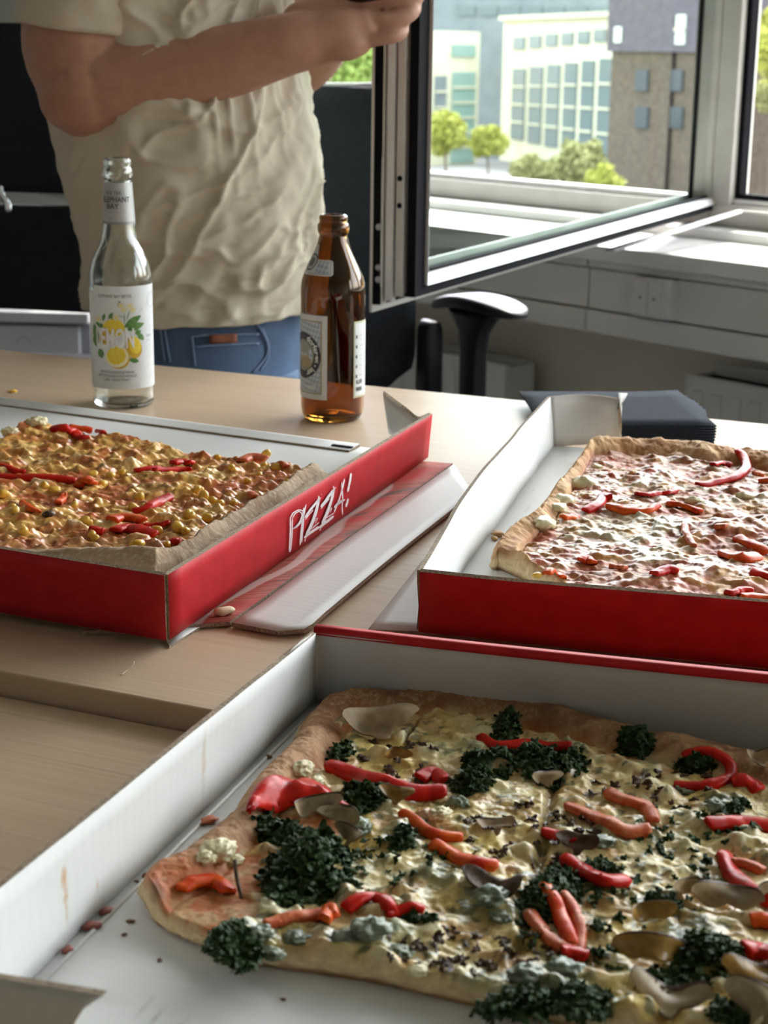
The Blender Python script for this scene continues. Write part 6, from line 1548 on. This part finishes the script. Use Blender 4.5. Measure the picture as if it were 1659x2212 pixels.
so2 = shirt.modifiers.new('th', 'SOLIDIFY'); so2.thickness = .0022; so2.offset = -1
# sleeves
def sleeve(c0, c1, r0, r1, seed):
    c0, c1 = np.array(c0), np.array(c1); n, k_ = 60, 70; t = (c1-c0)/np.linalg.norm(c1-c0); a = np.cross(t, [0, 1, 0]); a /= np.linalg.norm(a); b = np.cross(t, a); rows = []
    for i in range(n):
        s_ = i/(n-1); row = []
        for k in range(k_):
            an = 2*math.pi*k/k_
            w_ = float(fbm2(np.array([an*1.3+seed]), np.array([s_*3.0]), 3, seed)[0])*.006+((1-abs(float(vnoise2(np.array([an*2.2+s_*3]), np.array([s_*7.]), seed)[0])))**3)*.005
            w_ += -.0015*math.exp(-((s_-.90)/.012)**2)
            row.append(c0+(c1-c0)*s_+(a*math.cos(an)+b*math.sin(an))*((r0*(1-s_)+r1*s_)+w_)*math.sqrt(1-max(0, 1-s_/.22)**2+1e-4))
        rows.append(row)
    vs = [p for r in rows for p in r]; fs = []
    for i in range(n-1):
        for k in range(k_): k2 = (k+1) % k_; fs.append((i*k_+k, i*k_+k2, (i+1)*k_+k2, (i+1)*k_+k))
    o = mobj('sleeve', vs, fs, M['shirt'], person, True); m_ = o.modifiers.new('th', 'SOLIDIFY'); m_.thickness = .0022; m_.offset = 1; return o
sv = Q(194, 58, 1.935); sleeve((sv[0]+.035, 1.985, 1.45), sv, .088, kr(150, YN), 401)
sleeve((-.25, 2.26, 1.45), Q(600, -60, FT), .084, kr(118, FT), 411)
# jeans
def jrow(cx, cy, z, a, b): return ellr(cx, cy, z, a, b, n=64, p=2.3)
hipx0, hipx1 = sx(210, 740, 2.1), sx(655, 740, 2.1)
jc = (hipx0+hipx1)/2; ja = (hipx1-hipx0)/2
rows = [jrow(jc, PY, z, ja*k1, .172*k2) for z, k1, k2 in ((.86, .90, .92), (.82, .93, .94), (.78, .97, .98), (.74, .99, 1.0), (.70, 1.0, 1.02), (.66, .98, 1.03))]
vs, fs = loft(rows[::-1]); mobj('jeans', vs, fs[:-2], M['jeans'], person, True)
for s_ in (-1, 1):
    rows = []
    for z, r1, r2, cx in ((.70, ja*.98, .095, jc), (.60, .105, .092, jc), (.48, .080, .078, jc+.012), (.30, .072, .072, jc+.004), (.10, .062, .062, jc-.008), (.045, .064, .064, jc-.010)): rows.append(ellr(cx, PY+s_*.088, z, r1, r2, n=40, p=2.1))
    vs, fs = loft(rows); mobj('jeans_leg', vs, fs, M['jeans'], person, True)
    vs, fs = loft([ellr(-.20+.03*0, PY+s_*.105, z, a, b, n=32) for z, a, b in ((.0, .135, .046), (.02, .140, .050), (.05, .125, .048), (.075, .07, .042))]); mobj('shoe', vs, fs, M['gasket'], person, True)
# pocket seams and leather tab on the near hip
yf = PY-.172*1.01
def hipp(px, py, off=.0015):
    d = ray(px, py); lo, hi = 1.6, 2.3
    for _ in range(50):
        t = (lo+hi)/2; p = CAM+d*t; f = (abs((p[0]-jc)/(ja*1.0))**2.3+abs((p[1]-PY)/(.1735+off))**2.3)
        if f < 1: hi = t
        else: lo = t
    return CAM+d*lo
for pts in ([(556, 700), (568, 720), (578, 745), (575, 770), (560, 790), (545, 805)], [(566, 706), (580, 745), (578, 775), (562, 800)], [(415, 728), (450, 724), (560, 722)], [(415, 728), (418, 755), (422, 790)], [(345, 700), (350, 740), (356, 780)], [(354, 700), (360, 740), (368, 782)], [(420, 750), (460, 746), (560, 742)], [(340, 703), (450, 703), (560, 696)]):
    tube('seam', smoothpath([hipp(*p) for p in pts], 16), .0013, M['stitch'], person, n=6)
G = np.array([[hipp(452+60*a, 723+19*b-2*a, .003) for b in np.linspace(1, 0, 4)] for a in np.linspace(0, 1, 8)])
sheet('leather_tab', G, .0015, [M['leather']]*3, person, label='small brown leather tab')
G = np.array([[hipp(640-62*(1-b), 700+110*a, .004) if False else hipp(582+70*b, 700+115*a, .0025) for b in np.linspace(0, 1, 8)] for a in np.linspace(0, 1, 8)])
# the dark snack in the hand
M['snack'] = m_food('dark glazed crust', (.012, .006, .008), (.05, .010, .012), .5, 120, .6)
hs_ = Q(805, -22, HT_+.012)
bm = bmesh.new(); bmesh.ops.create_icosphere(bm, subdivisions=4, radius=1.0)
for v in bm.verts:
    n_ = float(vnoise(v.co.x*2.2, v.co.y*2.2, v.co.z*2.2)); q = 1+.12*n_
    v.co = (hs_[0]+v.co.x*.042*q, hs_[1]+v.co.y*.030*q, hs_[2]+v.co.z*.021*q)
sn = frombm('dark_snack', bm, M['snack'], None, True); tag(sn, 'dark reddish black snack held in the raised hand at the top of the picture', 'snack')
# ---------------------------------------------------------------- outside
GZ = -11.0
struct(box('ground', (60, 230, GZ-.5), (700, 500, 1), m_noise('asphalt and lawn', (.07, .08, .045), (.11, .11, .07), .05, .9), None))
def wp(px, py, t): return D(px, py, t)
M['render'] = m_noise('cream render', (.52, .49, .34), (.58, .55, .40), .4, .85)
M['bglass'] = mat('far window glass', (.12, .15, .15), .25, spec=.4); M['bglass2'] = mat('far greenish glass', (.22, .32, .27), .3)
M['bgrey'] = m_noise('grey cladding', (.15, .17, .175), (.19, .21, .215), .5, .6)
M['brick'] = m_noise('dark brick', (.075, .055, .040), (.13, .10, .070), 3, .85); M['brick2'] = m_noise('dark upper storey', (.085, .075, .085), (.115, .10, .115), 2, .8)
def facade(name, label, pxl, tl, pxr, tr, pyt, depth, m, root=None):
    """block whose front runs from the ray at pxl, distance tl to the ray at pxr, distance tr; top at photo row pyt (left end)"""
    a = wp(pxl, 125, tl); b = wp(pxr, 125, tr); zt = wp(pxl, pyt, tl)[2]; u = (b-a)*[1, 1, 0]; L = np.linalg.norm(u); u /= L; n = np.array([-u[1], u[0], 0])
    r = thing(name, label, 'building', ((a+b)/2*[1, 1, 0]+n*depth/2)+ZA*GZ) if root is None else root
    box('block', (a+b)/2*[1, 1, 0]+n*depth/2+ZA*(GZ+zt)/2, (L, depth, zt-GZ), m, r, axes=(u, n, ZA))
    return r, a*[1, 1, 0], u, n, L, zt
def fwin(r, a, u, n, px0, px1, py0, py1, m, frame=None, bars=0, name='window'):
    q = [on_plane(px, py, a, n) for px, py in ((px0, py1), (px1, py1), (px1, py0), (px0, py0))]
    u0, u1 = float(np.dot(q[0]-a, u)), float(np.dot(q[1]-a, u)); z0 = float(q[0][2]); z1 = float(q[3][2])
    w_ = box(name, a+u*(u0+u1)/2+ZA*(z0+z1)/2-n*.05, (u1-u0, .3, z1-z0), m, r, axes=(u, n, ZA))
    for k in range(bars): box('transom', a+u*(u0+u1)/2+ZA*(z0+(z1-z0)*(k+1)/(bars+1))-n*.25, (u1-u0, .25, .22), M['render'], w_, axes=(u, n, ZA))
r, a, u, n, L, zt = facade('office_building', 'cream office building with small and tall windows seen through the sash', 1086, 200, 1345, 172, 42, 18, M['render'])  # these blocks stand in for the reflection-like view in the sash glass
for k in range(6):
    x = 1110+k*35.5-k*.6; fwin(r, a, u, n, x, x+25, 80-3.3*k, 107-3.1*k, M['bglass'])
for k in range(6):
    x = 1105+k*37-k*.4; fwin(r, a, u, n, x, x+27, 148-4.4*k, 300+8*k, M['bglass'], bars=3)
box('roof_ledge', a+u*L/2+ZA*(zt+.1)-n*.3, (L, .8, .5), M['render'], r, axes=(u, n, ZA))
r, a, u, n, L, zt = facade('annexe', 'cream glazed annexe at the left of the office building', 925, 186, 1036, 192, 66, 6, M['render'])
fwin(r, a, u, n, 975, 1025, 96, 122, M['bglass2']); fwin(r, a, u, n, 972, 1020, 156, 352, M['bglass2'], bars=5); fwin(r, a, u, n, 936, 960, 164, 300, M['bgrey'], bars=3)
r, a, u, n, L, zt = facade('grey_block', 'grey clad block between and behind the two cream buildings', 880, 222, 1330, 206, -140, 14, M['bgrey'])
for k in range(7): fwin(r, a, u, n, 990+k*48, 1028+k*48, 14, 34, M['bglass'])
r, a, u, n, L, zt = facade('link_block', 'shaded grey link between annexe and office building', 1034, 205, 1090, 203, 46, 8, M['bgrey'])
r, a, u, n, L, zt = facade('reflection_tower', 'dark brick tower standing in for a reflection in the sash glass', 1322, 122, 1585, 112, -260, 14, M['brick'])  # solid tower put in place of the dark reflection in the sash
box('upper_storey', a+u*L/2+n*7+ZA*((zt+wp(1400, 112, 118)[2])/2), (L+.6, 14.6, zt-wp(1400, 112, 118)[2]), M['brick2'], r, axes=(u, n, ZA))
LIT = mat('lit window colour', (.55, .60, .52), .4)  # pale colour stands in for the light of lit windows
fwin(r, a-n*.2, u, n, 1330, 1345, 58, 92, LIT); fwin(r, a-n*.2, u, n, 1462, 1482, 32, 96, LIT, bars=1)
fwin(r, a, u, n, 1530, 1556, 124, 178, LIT, bars=1); fwin(r, a, u, n, 1528, 1553, 188, 232, LIT, bars=1)
for (x, y) in ((1375, 150), (1375, 230), (1450, 150), (1450, 230), (1375, 20), (1420, 20)): fwin(r, a, u, n, x, x+26, y, y+46, mat('dark far glass', (.05, .06, .07), .2))
fwin(r, a, u, n, 1437, 1439, -200, 470, M['gasket'], name='dark_line')  # thin dark line of the glass view, built as a strip on the tower
# trees
def leafmat(name, c1, c2):
    m = m_noise(name, c1, c2, .9, .8); return m
LM = [leafmat('yellow green leaves', (.27, .28, .04), (.42, .42, .10)), leafmat('olive leaves', (.20, .20, .07), (.32, .31, .13)), leafmat('fresh green leaves', (.14, .23, .04), (.24, .34, .08))]
BARK = mat('bark', (.12, .09, .06), .9)
def tree(px, pyc, t, rpx, label, lm, seed, squash=.85):
    c = wp(px, pyc, t); rad = rpx*t/FPX; rnd = np.random.RandomState(seed)
    r = thing('tree', label, 'tree', (c[0], c[1], GZ))
    tube('trunk', [(c[0], c[1], GZ), (c[0]+.2, c[1], (GZ+c[2])/2), (c[0], c[1], c[2])], [rad*.09, rad*.07, rad*.04], BARK, r, n=8)
    n = 2600; d = rnd.normal(size=(n, 3)); d /= np.linalg.norm(d, axis=1)[:, None]
    k = 1+.35*vnoise(d[:, 0]*2+seed, d[:, 1]*2, d[:, 2]*2, 5); rr = rad*k*(.45+.55*rnd.rand(n)**.5)
    p = d*rr[:, None]*np.array([1, 1, squash])+c; s_ = rad*.075*(.6+.8*rnd.rand(n))
    t1 = rnd.normal(size=(n, 3)); t1 /= np.linalg.norm(t1, axis=1)[:, None]; t2 = np.cross(t1, rnd.normal(size=(n, 3))); t2 /= np.linalg.norm(t2, axis=1)[:, None]
    V = np.stack([p-t1*s_[:, None]*1.3, p+t2*s_[:, None], p+t1*s_[:, None]*1.3, p-t2*s_[:, None]], 1).reshape(-1, 3); F = np.arange(4*n).reshape(n, 4)
    o = mobj('foliage', V, F, LM[lm], r, False); o['kind'] = 'stuff'
TG = 'trees along the street outside'
tree(960, 290, 120, 52, 'yellow green tree in front of the cream annexe', 0, 1); tree(1052, 310, 125, 40, 'yellow green tree between annexe and office building', 0, 2)
tree(1150, 372, 110, 46, 'olive tree below the tall windows of the office building', 1, 3, .7); tree(1255, 360, 105, 60, 'large olive tree before the right half of the office building', 1, 4, .9); tree(1300, 395, 100, 40, 'low yellow green tree at the foot of the brick tower', 0, 5)
tree(1690, 90, 90, 62, 'yellow green tree at the top right window pane', 0, 6, 1.2); tree(1668, 205, 100, 40, 'olive tree beside the street, right pane', 1, 7)
tree(745, 130, 60, 70, 'bright green tree seen under the raised hands', 2, 8); tree(800, 50, 75, 80, 'green tree behind the window frame', 2, 9); tree(560, 90, 65, 70, 'green tree hidden mostly by the person', 2, 10)
# street and parked cars in the right pane
rd = struct(box('road', wp(1700, 330, 190)*[1, 1, 0]+ZA*(GZ+.02), (90, 260, .06), m_noise('pale asphalt', (.15, .145, .145), (.20, .19, .185), .3, .9), None, ang=math.radians(-20)))
def car(px, py, t, yaw, colr, label):
    c = wp(px, py, t); c = CAM+(c-CAM)*((GZ+.05-CAM[2])/(c[2]-CAM[2])); c[2] = GZ+.05
    r = thing('car', label, 'car', c); u = np.array([math.cos(yaw), math.sin(yaw), 0]); v = np.array([-u[1], u[0], 0]); m = mat('car paint', colr, .3, coat=.5)
    box('body', c+ZA*.65, (4.3, 1.75, .65), m, r, axes=(u, v, ZA), bev=.2)
    bm = bmesh.new(); boxbm(bm, c+ZA*1.2-u*.15, u, v, ZA, 2.4, 1.55, .55, .18); frombm('cabin', bm, M['bglass'], r)
    for a in (-1.35, 1.35):
        for b in (-.85, .85): tube('wheel', [c+u*a+v*(b-.08)+ZA*.33, c+u*a+v*(b+.08)+ZA*.33], .33, M['gasket'], r, n=16)
car(1632, 262, 230, 1.1, (.35, .40, .48), 'grey blue car parked further up the street'); car(1650, 382, 150, 1.2, (.30, .36, .46), 'blue grey car parked nearer on the street')

# unseen block and trees added to dim the sky reflected in the sash
r, a, u, n, L, zt = facade('added_block', 'long block added out to the right to dim the sash reflection', 1900, 120, 7200, 62, -420, 14, M['bgrey'])
for k in range(6): tree(2150+k*620, 100, 62+k*2, 190, 'added tree number %s out to the right, dimming the sash reflection' % ('one', 'two', 'three', 'four', 'five', 'six')[k], k % 3, 30+k)
